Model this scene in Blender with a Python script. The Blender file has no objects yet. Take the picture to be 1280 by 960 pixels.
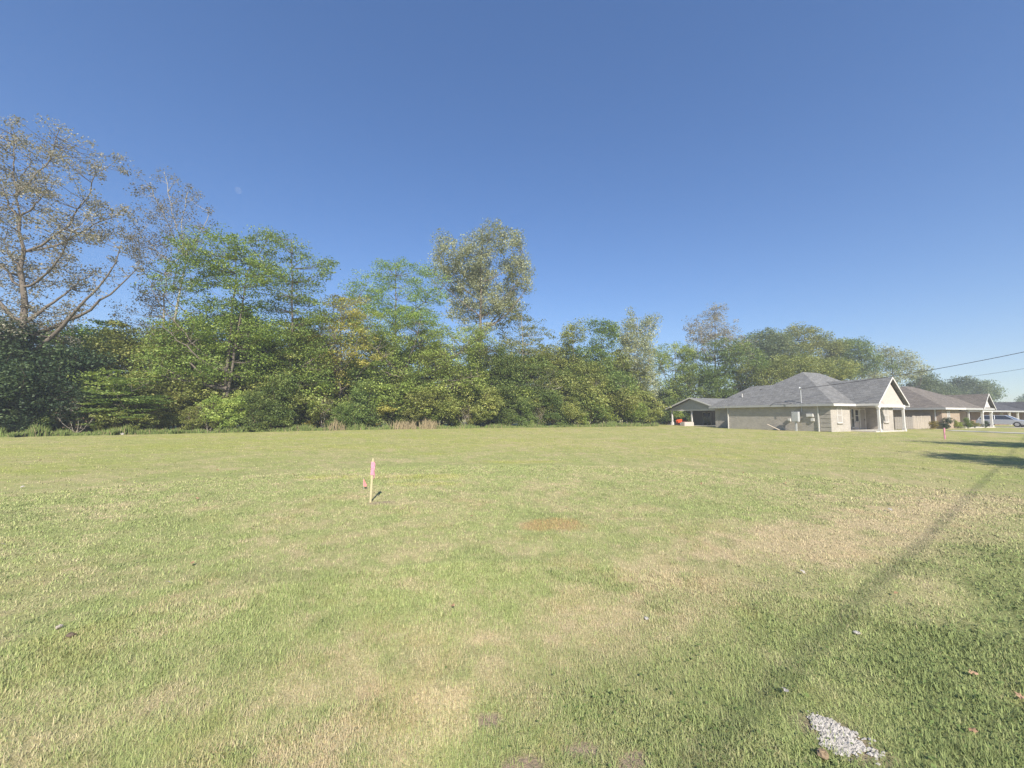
import bpy, math, random
import numpy as np
from mathutils import Vector

R = math.radians
scene = bpy.context.scene
col = scene.collection

# ------------------------------------------------------------------ camera
F = 500.0                      # focal length in photo pixels (1280 wide)
CAMZ = 1.60
PITCH = R(4.46)
cam_d = bpy.data.cameras.new('camera')
cam_d.sensor_width = 36.0
cam_d.lens = F / 1280 * 36.0
cam_d.clip_start = 0.05
cam_d.clip_end = 4000
cam = bpy.data.objects.new('camera', cam_d)
col.objects.link(cam)
cam.location = (0, 0, CAMZ)
cam.rotation_euler = (math.pi / 2 + PITCH, 0, 0)
scene.camera = cam

# ------------------------------------------------------------------ light
SUN_EL = R(37.0)
SUN_H = Vector((0.165, -0.986)).normalized()       # horizontal direction towards the sun
world = bpy.data.worlds.new('World')
scene.world = world
world.use_nodes = True
wn = world.node_tree.nodes
wl = world.node_tree.links
wn.clear()
wo = wn.new('ShaderNodeOutputWorld')
bg = wn.new('ShaderNodeBackground')
sky = wn.new('ShaderNodeTexSky')
sky.sky_type = 'NISHITA'
sky.sun_disc = False
sky.sun_elevation = SUN_EL
sky.sun_rotation = math.atan2(SUN_H.x, SUN_H.y)
sky.altitude = 0
sky.air_density = 1.0
sky.dust_density = 0.3
sky.ozone_density = 5.0
bg.inputs[1].default_value = 0.096
gam = wn.new('ShaderNodeGamma'); gam.inputs[1].default_value = 0.80
sat = wn.new('ShaderNodeHueSaturation'); sat.inputs['Saturation'].default_value = 1.24; sat.inputs['Hue'].default_value = 0.51
wl.new(sky.outputs[0], gam.inputs[0]); wl.new(gam.outputs[0], sat.inputs['Color']); wl.new(sat.outputs[0], bg.inputs[0])
wl.new(bg.outputs[0], wo.inputs[0])

sun_d = bpy.data.lights.new('sun', 'SUN')
sun_d.energy = 3.6
sun_d.angle = R(0.55)
sun_d.color = (1.0, 0.93, 0.82)
sun = bpy.data.objects.new('sun', sun_d)
col.objects.link(sun)
sv = Vector((SUN_H.x * math.cos(SUN_EL), SUN_H.y * math.cos(SUN_EL), math.sin(SUN_EL)))
sun.rotation_euler = sv.to_track_quat('Z', 'Y').to_euler()
sun.location = (0, -10, 40)

vs = scene.view_settings
vs.view_transform = 'Standard'
vs.look = 'None'
vs.gamma = 1.0
vs.use_curve_mapping = False
vs.exposure = 1.2
scene.render.engine = 'CYCLES'
cy = scene.cycles
cy.max_bounces = 6
cy.diffuse_bounces = 3
cy.glossy_bounces = 2
cy.transmission_bounces = 4
cy.transparent_max_bounces = 8
cy.volume_bounces = 0
cy.use_denoising = True
cy.denoiser = 'OPENIMAGEDENOISE'
cy.denoising_input_passes = 'RGB_ALBEDO_NORMAL'
cy.denoising_prefilter = 'NONE'
cy.caustics_reflective = False
cy.caustics_refractive = False

# ------------------------------------------------------------------ helpers
SP, CP = math.sin(PITCH), math.cos(PITCH)


def ray(px, py):
    a = (480 - py) / F
    return ((px - 640) / F, CP - SP * a, SP + CP * a)


def G(px, py, z=0.0):
    """where the photo's pixel meets level ground"""
    r = ray(px, py)
    t = (z - CAMZ) / r[2]
    return r[0] * t, r[1] * t


def at(px, py, Y):
    """the point seen at a pixel at distance Y into the scene"""
    r = ray(px, py)
    t = Y / r[1]
    return np.array((r[0] * t, Y, CAMZ + r[2] * t))


def _hash(ix, iy, seed):
    h = (ix.astype(np.int64) * 374761393 + iy.astype(np.int64) * 668265263 + seed * 1442695041) & 0xFFFFFFFF
    h = ((h ^ (h >> 13)) * 1274126177) & 0xFFFFFFFF
    h = h ^ (h >> 16)
    return (h & 0xFFFF) / 65535.0


def vnoise(x, y, seed=0):
    x = np.asarray(x, float); y = np.asarray(y, float)
    ix = np.floor(x); iy = np.floor(y)
    fx = x - ix; fy = y - iy
    fx = fx * fx * (3 - 2 * fx); fy = fy * fy * (3 - 2 * fy)
    ix = ix.astype(np.int64); iy = iy.astype(np.int64)
    a = _hash(ix, iy, seed); b = _hash(ix + 1, iy, seed)
    c = _hash(ix, iy + 1, seed); d = _hash(ix + 1, iy + 1, seed)
    return (a * (1 - fx) + b * fx) * (1 - fy) + (c * (1 - fx) + d * fx) * fy


def fbm(x, y, seed=0, octv=4):
    s = 0; amp = 0.5; tot = 0
    for k in range(octv):
        s = s + amp * vnoise(x * 2 ** k + 17.3 * k, y * 2 ** k - 9.1 * k, seed + k)
        tot += amp; amp *= 0.55
    return s / tot


def sstep(a, b, x):
    t = np.clip((x - a) / (b - a), 0, 1)
    return t * t * (3 - 2 * t)


def np_mesh(name, V, Fs, mats, colors=None, smooth=False, fattr=None, mat_idx=None):
    """mesh from numpy arrays; Fs = (n,k) index array"""
    me = bpy.data.meshes.new(name)
    V = np.asarray(V, np.float32); Fs = np.asarray(Fs, np.int32)
    n, k = Fs.shape
    me.vertices.add(len(V)); me.vertices.foreach_set('co', V.ravel())
    me.loops.add(n * k); me.loops.foreach_set('vertex_index', Fs.ravel())
    me.polygons.add(n); me.polygons.foreach_set('loop_start', np.arange(0, n * k, k, dtype=np.int32))
    if mat_idx is not None:
        me.polygons.foreach_set('material_index', np.asarray(mat_idx, np.int32))
    me.update(calc_edges=True)
    me.polygons.foreach_set('use_smooth', np.full(n, smooth, dtype=bool))
    for m in (mats if isinstance(mats, (list, tuple)) else [mats]):
        me.materials.append(m)
    if colors is not None:
        a = me.attributes.new('col', 'FLOAT_COLOR', 'POINT')
        c4 = np.ones((len(V), 4), np.float32); c4[:, :3] = colors
        a.data.foreach_set('color', c4.ravel())
    if fattr is not None:
        a = me.attributes.new('lv', 'FLOAT', 'POINT')
        a.data.foreach_set('value', np.asarray(fattr, np.float32))
    return me


def link(name, me, parent=None, loc=None, rz=None):
    o = bpy.data.objects.new(name, me)
    col.objects.link(o)
    if parent is not None: o.parent = parent
    if loc is not None: o.location = loc
    if rz is not None: o.rotation_euler = (0, 0, rz)
    return o


def tag(o, label, cat, group=None, kind=None):
    if label: o['label'] = label
    if cat: o['category'] = cat
    if group: o['group'] = group
    if kind: o['kind'] = kind
    return o


def structure(o):
    o['kind'] = 'structure'
    return o


class MB:
    """collects simple solids and links them as ONE mesh object"""
    def __init__(s): s.v = []; s.f = []

    def add(s, vs_, fs_):
        b = len(s.v); s.v += [tuple(p) for p in vs_]; s.f += [tuple(b + i for i in f) for f in fs_]; return s

    def box(s, x0, x1, y0, y1, z0, z1):
        return s.add([(x0, y0, z0), (x1, y0, z0), (x1, y1, z0), (x0, y1, z0), (x0, y0, z1), (x1, y0, z1), (x1, y1, z1), (x0, y1, z1)],
                     [(0, 3, 2, 1), (4, 5, 6, 7), (0, 1, 5, 4), (1, 2, 6, 5), (2, 3, 7, 6), (3, 0, 4, 7)])

    def prism(s, poly, ext):
        """closed planar polygon (3D points) pushed along ext"""
        n = len(poly); e = Vector(ext)
        a = [Vector(p) for p in poly]
        b = [p + e for p in a]
        return s.add(a + b, [tuple(range(n))[::-1], tuple(range(n, 2 * n))] + [(i, (i + 1) % n, n + (i + 1) % n, n + i) for i in range(n)])

    def slab(s, poly, th):
        """sloped roof panel: polygon with a thickness downwards"""
        return s.prism(poly, (0, 0, -th))

    def tube(s, pts, rad, n=8, cap=True):
        pts = [Vector(p) for p in pts]
        rs = rad if isinstance(rad, (list, tuple)) else [rad] * len(pts)
        base = len(s.v); up = Vector((0, 0, 1))
        for i, p in enumerate(pts):
            d = (pts[min(i + 1, len(pts) - 1)] - pts[max(i - 1, 0)]).normalized()
            a = d.cross(up if abs(d.z) < 0.9 else Vector((1, 0, 0))).normalized(); b = d.cross(a)
            for k in range(n):
                t = 2 * math.pi * k / n
                s.v.append(tuple(p + (a * math.cos(t) + b * math.sin(t)) * rs[i]))
        for i in range(len(pts) - 1):
            for k in range(n):
                s.f.append((base + i * n + k, base + i * n + (k + 1) % n, base + (i + 1) * n + (k + 1) % n, base + (i + 1) * n + k))
        if cap:
            s.f.append(tuple(base + k for k in range(n))[::-1]); s.f.append(tuple(base + (len(pts) - 1) * n + k for k in range(n)))
        return s

    def mesh(s, name, mat, smooth=False):
        me = bpy.data.meshes.new(name)
        me.from_pydata(s.v, [], s.f); me.materials.append(mat)
        if smooth:
            for p in me.polygons: p.use_smooth = True
        me.update(); return me

    def build(s, name, mat, parent=None, loc=None, rz=None, smooth=False, bevel=0):
        o = link(name, s.mesh(name, mat, smooth), parent, loc, rz)
        if bevel:
            b = o.modifiers.new('bevel', 'BEVEL'); b.width = bevel; b.segments = 2; b.limit_method = 'ANGLE'
        return o


def empty(name, loc, rz=0):
    o = bpy.data.objects.new(name, None); col.objects.link(o)
    o.location = loc; o.rotation_euler = (0, 0, rz); o.empty_display_size = 0.3
    return o


# ------------------------------------------------------------------ materials
def nodes(name):
    m = bpy.data.materials.new(name); m.use_nodes = True
    nt = m.node_tree; nt.nodes.clear()
    out = nt.nodes.new('ShaderNodeOutputMaterial')
    return m, nt, out


def N(nt, t, **kw):
    n = nt.nodes.new(t)
    for k, v in kw.items(): setattr(n, k, v)
    return n


def ramp(nt, fac, stops):
    r = N(nt, 'ShaderNodeValToRGB')
    el = r.color_ramp.elements
    while len(el) < len(stops): el.new(0.5)
    for e, (p, c) in zip(el, stops): e.position = p; e.color = (*c, 1)
    nt.links.new(fac, r.inputs[0]); return r.outputs[0]


def mixc(nt, fac, a, b, mode='MIX'):
    n = N(nt, 'ShaderNodeMix', data_type='RGBA', blend_type=mode)
    if isinstance(fac, (int, float)): n.inputs[0].default_value = fac
    else: nt.links.new(fac, n.inputs[0])
    for s_, i in ((a, 6), (b, 7)):
        if isinstance(s_, tuple): n.inputs[i].default_value = (*s_, 1)
        else: nt.links.new(s_, n.inputs[i])
    return n.outputs[2]


def noise(nt, scale, detail=4, vec=None, rough=0.6):
    n = N(nt, 'ShaderNodeTexNoise'); n.inputs['Scale'].default_value = scale
    n.inputs['Detail'].default_value = detail; n.inputs['Roughness'].default_value = rough
    if vec is not None: nt.links.new(vec, n.inputs['Vector'])
    return n.outputs[0]


def objco(nt):
    return N(nt, 'ShaderNodeTexCoord').outputs['Object']


def weathered(name, c, var=0.25, scale=3.0, rough=0.75, spec=0.3, bump=0.0, metal=0.0, coat=0.0):
    """plain surface with mottling, streaky wear and slight relief"""
    m, nt, out = nodes(name)
    p = N(nt, 'ShaderNodeBsdfPrincipled')
    co = objco(nt)
    n1 = noise(nt, scale, 5, co); n2 = noise(nt, scale * 7, 3, co)
    a = tuple(max(0, x * (1 - var)) for x in c); b = tuple(min(1, x * (1 + var)) for x in c)
    cc = ramp(nt, n1, [(0.3, a), (0.7, b)])
    cc = mixc(nt, 0.25, cc, ramp(nt, n2, [(0.3, a), (0.7, b)]))
    nt.links.new(cc, p.inputs['Base Color'])
    p.inputs['Roughness'].default_value = rough
    p.inputs['Specular IOR Level'].default_value = spec
    p.inputs['Metallic'].default_value = metal
    p.inputs['Coat Weight'].default_value = coat
    if bump:
        bn = N(nt, 'ShaderNodeBump'); bn.inputs['Strength'].default_value = bump; bn.inputs['Distance'].default_value = 0.02
        nt.links.new(n2, bn.inputs['Height']); nt.links.new(bn.outputs[0], p.inputs['Normal'])
    nt.links.new(p.outputs[0], out.inputs[0])
    return m


def brick_mat(name, c1, c2, mortar, course=0.075, length=0.21, msize=0.012):
    m, nt, out = nodes(name)
    p = N(nt, 'ShaderNodeBsdfPrincipled'); p.inputs['Roughness'].default_value = 0.85; p.inputs['Specular IOR Level'].default_value = 0.2
    co = objco(nt)
    sp = N(nt, 'ShaderNodeSeparateXYZ'); nt.links.new(co, sp.inputs[0])
    ad = N(nt, 'ShaderNodeMath', operation='ADD'); nt.links.new(sp.outputs[0], ad.inputs[0]); nt.links.new(sp.outputs[1], ad.inputs[1])
    cb = N(nt, 'ShaderNodeCombineXYZ'); nt.links.new(ad.outputs[0], cb.inputs[0]); nt.links.new(sp.outputs[2], cb.inputs[1])
    b = N(nt, 'ShaderNodeTexBrick'); nt.links.new(cb.outputs[0], b.inputs['Vector'])
    b.inputs['Color1'].default_value = (*c1, 1); b.inputs['Color2'].default_value = (*c2, 1); b.inputs['Mortar'].default_value = (*mortar, 1)
    b.inputs['Scale'].default_value = 1.0; b.inputs['Brick Width'].default_value = length; b.inputs['Row Height'].default_value = course
    b.inputs['Mortar Size'].default_value = msize; b.inputs['Mortar Smooth'].default_value = 0.2; b.inputs['Bias'].default_value = 0.0
    n1 = noise(nt, 1.3, 5, co)
    cc = mixc(nt, 0.55, b.outputs[0], ramp(nt, n1, [(0.3, (0.62, 0.62, 0.62)), (0.7, (1, 1, 1))]), 'MULTIPLY')
    nt.links.new(cc, p.inputs['Base Color'])
    bn = N(nt, 'ShaderNodeBump'); bn.inputs['Strength'].default_value = 0.5; bn.inputs['Distance'].default_value = 0.01; bn.invert = True
    nt.links.new(b.outputs['Fac'], bn.inputs['Height']); nt.links.new(bn.outputs[0], p.inputs['Normal'])
    nt.links.new(p.outputs[0], out.inputs[0])
    return m


def shingle_mat(name, c, slope=0.62):
    m, nt, out = nodes(name)
    p = N(nt, 'ShaderNodeBsdfPrincipled'); p.inputs['Roughness'].default_value = 0.95; p.inputs['Specular IOR Level'].default_value = 0.15
    co = objco(nt)
    sp = N(nt, 'ShaderNodeSeparateXYZ'); nt.links.new(co, sp.inputs[0])
    ad = N(nt, 'ShaderNodeMath', operation='ADD'); nt.links.new(sp.outputs[0], ad.inputs[0]); nt.links.new(sp.outputs[1], ad.inputs[1])
    cb = N(nt, 'ShaderNodeCombineXYZ'); nt.links.new(ad.outputs[0], cb.inputs[0]); nt.links.new(sp.outputs[2], cb.inputs[1])
    b = N(nt, 'ShaderNodeTexBrick'); nt.links.new(cb.outputs[0], b.inputs['Vector'])
    lo = tuple(x * 0.78 for x in c); hi = tuple(min(1, x * 1.22) for x in c)
    b.inputs['Color1'].default_value = (*lo, 1); b.inputs['Color2'].default_value = (*hi, 1); b.inputs['Mortar'].default_value = (*[x * 0.5 for x in c], 1)
    b.inputs['Scale'].default_value = 1.0; b.inputs['Brick Width'].default_value = 0.33; b.inputs['Row Height'].default_value = 0.14 * slope
    b.inputs['Mortar Size'].default_value = 0.008
    n1 = noise(nt, 0.8, 5, co); n2 = noise(nt, 14, 3, co)
    cc = mixc(nt, 0.6, b.outputs[0], ramp(nt, n1, [(0.3, (0.88, 0.88, 0.88)), (0.7, (1.06, 1.05, 1.04))]), 'MULTIPLY')
    cc = mixc(nt, 0.4, cc, ramp(nt, n2, [(0.3, (0.6, 0.6, 0.6)), (0.7, (1.2, 1.2, 1.2))]), 'MULTIPLY')
    nt.links.new(cc, p.inputs['Base Color'])
    bn = N(nt, 'ShaderNodeBump'); bn.inputs['Strength'].default_value = 0.6; bn.inputs['Distance'].default_value = 0.012; bn.invert = True
    nt.links.new(b.outputs['Fac'], bn.inputs['Height']); nt.links.new(bn.outputs[0], p.inputs['Normal'])
    nt.links.new(p.outputs[0], out.inputs[0])
    return m


def leaf_mat(name, dark, mid, light, trans=0.35):
    """foliage: every leaf takes its own tone from the 'lv' value stored in the mesh"""
    m, nt, out = nodes(name)
    at_ = N(nt, 'ShaderNodeAttribute'); at_.attribute_name = 'lv'
    oi = N(nt, 'ShaderNodeObjectInfo')
    cc = ramp(nt, at_.outputs['Fac'], [(0.0, dark), (0.5, mid), (1.0, light)])
    hs = N(nt, 'ShaderNodeHueSaturation')
    mr = N(nt, 'ShaderNodeMapRange'); nt.links.new(oi.outputs['Random'], mr.inputs[0]); mr.inputs[3].default_value = 0.82; mr.inputs[4].default_value = 1.15
    nt.links.new(mr.outputs[0], hs.inputs['Value'])
    mh = N(nt, 'ShaderNodeMapRange'); nt.links.new(oi.outputs['Random'], mh.inputs[0]); mh.inputs[3].default_value = 0.494; mh.inputs[4].default_value = 0.505
    nt.links.new(mh.outputs[0], hs.inputs['Hue'])
    nt.links.new(cc, hs.inputs['Color'])
    d = N(nt, 'ShaderNodeBsdfPrincipled'); d.inputs['Roughness'].default_value = 0.5; d.inputs['Specular IOR Level'].default_value = 0.3
    t = N(nt, 'ShaderNodeBsdfTranslucent')
    nt.links.new(hs.outputs[0], d.inputs['Base Color'])
    nt.links.new(mixc(nt, 1.0, hs.outputs[0], (1.15, 1.1, 0.6), 'MULTIPLY'), t.inputs[0])
    mx = N(nt, 'ShaderNodeMixShader'); mx.inputs[0].default_value = trans
    nt.links.new(d.outputs[0], mx.inputs[1]); nt.links.new(t.outputs[0], mx.inputs[2])
    nt.links.new(mx.outputs[0], out.inputs[0])
    return m


def grass_mat(name):
    """blades: colour of each blade is stored in the mesh"""
    m, nt, out = nodes(name)
    at_ = N(nt, 'ShaderNodeAttribute'); at_.attribute_name = 'col'
    geo = N(nt, 'ShaderNodeNewGeometry')
    mv = N(nt, 'ShaderNodeVectorMath', operation='MULTIPLY_ADD')
    nt.links.new(geo.outputs['Normal'], mv.inputs[0]); mv.inputs[1].default_value = (0.5, 0.5, 0.5); mv.inputs[2].default_value = (0, 0, 0.62)
    nm = N(nt, 'ShaderNodeVectorMath', operation='NORMALIZE'); nt.links.new(mv.outputs[0], nm.inputs[0])
    d = N(nt, 'ShaderNodeBsdfPrincipled'); d.inputs['Roughness'].default_value = 0.6; d.inputs['Specular IOR Level'].default_value = 0.15
    nt.links.new(nm.outputs[0], d.inputs['Normal']); nt.links.new(at_.outputs['Color'], d.inputs['Base Color'])
    t = N(nt, 'ShaderNodeBsdfTranslucent'); nt.links.new(at_.outputs['Color'], t.inputs[0])
    mx = N(nt, 'ShaderNodeMixShader'); mx.inputs[0].default_value = 0.22
    nt.links.new(d.outputs[0], mx.inputs[1]); nt.links.new(t.outputs[0], mx.inputs[2])
    nt.links.new(mx.outputs[0], out.inputs[0])
    return m


def ground_mat():
    m, nt, out = nodes('lawn_ground')
    at_ = N(nt, 'ShaderNodeAttribute'); at_.attribute_name = 'col'
    geo = N(nt, 'ShaderNodeNewGeometry'); P = geo.outputs['Position']
    n1 = noise(nt, 9, 6, P, 0.7); n2 = noise(nt, 55, 4, P, 0.7); n3 = noise(nt, 1.6, 5, P, 0.6)
    cc = mixc(nt, 0.7, at_.outputs['Color'], ramp(nt, n1, [(0.3, (0.68, 0.72, 0.66)), (0.7, (1.2, 1.15, 1.15))]), 'MULTIPLY')
    cc = mixc(nt, 0.6, cc, ramp(nt, n2, [(0.3, (0.55, 0.55, 0.5)), (0.7, (1.3, 1.25, 1.2))]), 'MULTIPLY')
    cc = mixc(nt, 0.5, cc, ramp(nt, n3, [(0.3, (0.85, 0.9, 0.8)), (0.7, (1.12, 1.06, 1.08))]), 'MULTIPLY')
    p = N(nt, 'ShaderNodeBsdfPrincipled'); p.inputs['Roughness'].default_value = 0.95; p.inputs['Specular IOR Level'].default_value = 0.1
    nt.links.new(cc, p.inputs['Base Color'])
    bn = N(nt, 'ShaderNodeBump'); bn.inputs['Strength'].default_value = 0.5; bn.inputs['Distance'].default_value = 0.03
    nt.links.new(n2, bn.inputs['Height']); nt.links.new(bn.outputs[0], p.inputs['Normal'])
    nt.links.new(p.outputs[0], out.inputs[0])
    return m


def glass_mat(name, c):
    m, nt, out = nodes(name)
    p = N(nt, 'ShaderNodeBsdfPrincipled'); p.inputs['Base Color'].default_value = (*c, 1)
    p.inputs['Roughness'].default_value = 0.06; p.inputs['Specular IOR Level'].default_value = 0.8
    nt.links.new(p.outputs[0], out.inputs[0]); return m


M = {}
M['ground'] = ground_mat()
M['grass'] = grass_mat('grass_blades')
M['soil'] = weathered('bare_soil', (0.13, 0.10, 0.075), 0.3, 14, 0.95, 0.1, 0.6)
M['gravel'] = weathered('pale_limestone', (0.44, 0.415, 0.38), 0.45, 45, 0.9, 0.2, 0.5)
M['brownstone'] = weathered('brown_stone', (0.26, 0.19, 0.12), 0.3, 10, 0.85, 0.2, 0.4)
M['concrete'] = weathered('concrete', (0.52, 0.49, 0.44), 0.15, 1.5, 0.9, 0.2, 0.2)
M['asphalt'] = weathered('asphalt', (0.07, 0.07, 0.068), 0.25, 6, 0.9, 0.2, 0.4)
M['brick_pale'] = brick_mat('pale_brick', (0.50, 0.45, 0.395), (0.40, 0.36, 0.315), (0.46, 0.435, 0.40))
M['brick_tan'] = brick_mat('tan_brick', (0.42, 0.30, 0.21), (0.33, 0.23, 0.16), (0.42, 0.38, 0.32))
M['brick_red'] = brick_mat('red_brick', (0.30, 0.17, 0.12), (0.23, 0.12, 0.085), (0.36, 0.31, 0.26))
M['shingle_grey'] = shingle_mat('grey_shingle', (0.205, 0.205, 0.20))
M['shingle_brown'] = shingle_mat('brown_shingle', (0.195, 0.172, 0.148))
M['shingle_dark'] = shingle_mat('dark_shingle', (0.10, 0.10, 0.105))
M['ridge'] = weathered('ridge_shingle', (0.22, 0.215, 0.21), 0.2, 5, 0.95, 0.1)
M['white'] = weathered('white_paint', (0.62, 0.60, 0.57), 0.07, 3, 0.55, 0.4)
M['fascia'] = weathered('grey_fascia', (0.40, 0.40, 0.39), 0.1, 2, 0.6, 0.3)
M['stucco'] = weathered('cream_stucco', (0.50, 0.44, 0.40), 0.08, 4, 0.9, 0.2, 0.2)
M['siding'] = weathered('grey_siding', (0.42, 0.42, 0.41), 0.12, 3, 0.8, 0.2)
M['beige_wall'] = weathered('beige_siding', (0.34, 0.31, 0.28), 0.12, 3, 0.8, 0.2)  # beige siding of the carport back room, darker than the grey siding
M['glass'] = glass_mat('window_glass', (0.035, 0.042, 0.05))
M['blind'] = weathered('window_blind', (0.36, 0.33, 0.30), 0.08, 5, 0.5, 0.5)
M['door'] = weathered('door_paint', (0.30, 0.27, 0.24), 0.1, 3, 0.5, 0.4)
M['dark'] = weathered('dark_metal', (0.04, 0.042, 0.045), 0.2, 5, 0.5, 0.4)
M['steel'] = weathered('grey_steel_box', (0.50, 0.51, 0.52), 0.08, 4, 0.45, 0.4, 0, 0.2)
M['fence_grey'] = weathered('weathered_fence', (0.27, 0.245, 0.215), 0.3, 5, 0.9, 0.15)
M['fence_pale'] = weathered('pale_fence', (0.40, 0.35, 0.29), 0.25, 5, 0.9, 0.15)
M['wood'] = weathered('stake_wood', (0.46, 0.41, 0.25), 0.15, 12, 0.8, 0.2)
M['oldwood'] = weathered('grey_board', (0.40, 0.35, 0.29), 0.25, 9, 0.9, 0.15)
M['polewood'] = weathered('pole_wood', (0.12, 0.09, 0.065), 0.3, 7, 0.9, 0.15)
M['ribbon'] = weathered('pink_ribbon', (0.60, 0.27, 0.35), 0.08, 12, 0.45, 0.4)
M['flagred'] = weathered('coral_flag', (0.78, 0.22, 0.22), 0.08, 12, 0.5, 0.4)
M['orange'] = weathered('orange_paint', (0.70, 0.10, 0.03), 0.1, 5, 0.35, 0.5)
M['tyre'] = weathered('tyre_rubber', (0.025, 0.025, 0.025), 0.2, 8, 0.8, 0.3)
M['rim'] = weathered('wheel_rim', (0.55, 0.55, 0.56), 0.1, 8, 0.3, 0.5, 0, 0.6)
M['carpaint'] = weathered('silver_car_paint', (0.56, 0.58, 0.61), 0.03, 2, 0.28, 0.5, 0, 0.35, 0.6)
M['wire'] = weathered('cable', (0.03, 0.03, 0.032), 0.1, 3, 0.6, 0.3)
M['terracotta'] = weathered('rusty_leaves', (0.38, 0.13, 0.06), 0.3, 9, 0.8, 0.2)
M['deadleaf'] = weathered('dead_leaf', (0.30, 0.19, 0.11), 0.35, 20, 0.8, 0.2)
M['orangeleaf'] = weathered('orange_leaf', (0.36, 0.235, 0.15), 0.3, 20, 0.8, 0.2)
M['paleleaf'] = weathered('bleached_leaf', (0.38, 0.35, 0.31), 0.2, 20, 0.8, 0.2)
M['bark_pale'] = weathered('pale_bark', (0.34, 0.31, 0.26), 0.35, 3, 0.95, 0.1, 0.8)
M['bark_grey'] = weathered('grey_bark', (0.16, 0.135, 0.11), 0.35, 3, 0.95, 0.1, 0.8)
M['bark_dark'] = weathered('dark_bark', (0.085, 0.07, 0.055), 0.35, 3, 0.95, 0.1, 0.8)

L = {}
L['locust'] = leaf_mat('locust_leaf', (0.124, 0.193, 0.049), (0.237, 0.338, 0.082), (0.418, 0.485, 0.124))
L['olive'] = leaf_mat('olive_leaf', (0.136, 0.176, 0.049), (0.282, 0.320, 0.095), (0.485, 0.475, 0.159))
L['green'] = leaf_mat('green_leaf', (0.084, 0.134, 0.039), (0.179, 0.252, 0.074), (0.336, 0.398, 0.123))
L['dark'] = leaf_mat('dark_leaf', (0.033, 0.062, 0.030), (0.060, 0.098, 0.043), (0.138, 0.188, 0.075), 0.25)
L['cotton'] = leaf_mat('cottonwood_leaf', (0.146, 0.162, 0.095), (0.302, 0.325, 0.185), (0.560, 0.560, 0.358))
L['thin'] = leaf_mat('thinning_leaf', (0.15, 0.135, 0.11), (0.26, 0.24, 0.185), (0.42, 0.39, 0.30))
L['yellow'] = leaf_mat('yellowing_leaf', (0.211, 0.220, 0.053), (0.420, 0.402, 0.105), (0.650, 0.573, 0.171))
L['brown'] = leaf_mat('dry_leaf', (0.230, 0.152, 0.096), (0.402, 0.286, 0.171), (0.573, 0.420, 0.249))
L['far'] = leaf_mat('far_leaf', (0.095, 0.135, 0.072), (0.175, 0.225, 0.115), (0.300, 0.345, 0.170))
L['weed'] = leaf_mat('weed_leaf', (0.159, 0.226, 0.057), (0.316, 0.407, 0.102), (0.542, 0.587, 0.180))

# ------------------------------------------------------------------ the lawn: shape and colour
SW_P = np.array((0.30, 1.50)); SW_D = np.array((0.80, 0.60)); SW_N = np.array((0.60, -0.80))


def verge_line(x, y):
    """distance to the right of the line where the cable shadow falls and the lush verge begins"""
    s = (x - SW_P[0]) * SW_N[0] + (y - SW_P[1]) * SW_N[1]
    a = (x - SW_P[0]) * SW_D[0] + (y - SW_P[1]) * SW_D[1]
    return s + 0.10 * (vnoise(a * 0.55, 0 * a, 5) - 0.5) + 0.10 * (vnoise(a * 2.1, 0 * a, 6) - 0.5) + 0.02 * a * sstep(6, 14, a) * 0, a


def height(x, y):
    x = np.asarray(x, float); y = np.asarray(y, float)
    r = np.hypot(x, y)
    und = (fbm(x * 0.35, y * 0.35, 11, 3) - 0.5) * 0.06 * sstep(1, 4, r) * (1 - sstep(25, 60, r))
    micro = (fbm(x * 3.1, y * 3.1, 21, 3) - 0.5) * 0.035 * (1 - sstep(8, 16, r))
    return und + micro


def hz(x, y): return float(height(np.array([x]), np.array([y]))[0])


def ell(x, y, cx, cy_, rx, ry, ang=0.0, soft=0.5):
    dx, dy = x - cx, y - cy_
    ca, sa = math.cos(ang), math.sin(ang)
    u = (dx * ca + dy * sa) / rx; v = (-dx * sa + dy * ca) / ry
    d = np.sqrt(u * u + v * v) + (fbm(x * 2.3 / max(rx, .4), y * 2.3 / max(rx, .4), 77, 3) - 0.5) * 0.9
    return 1 - sstep(1 - soft, 1 + soft, d)


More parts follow.
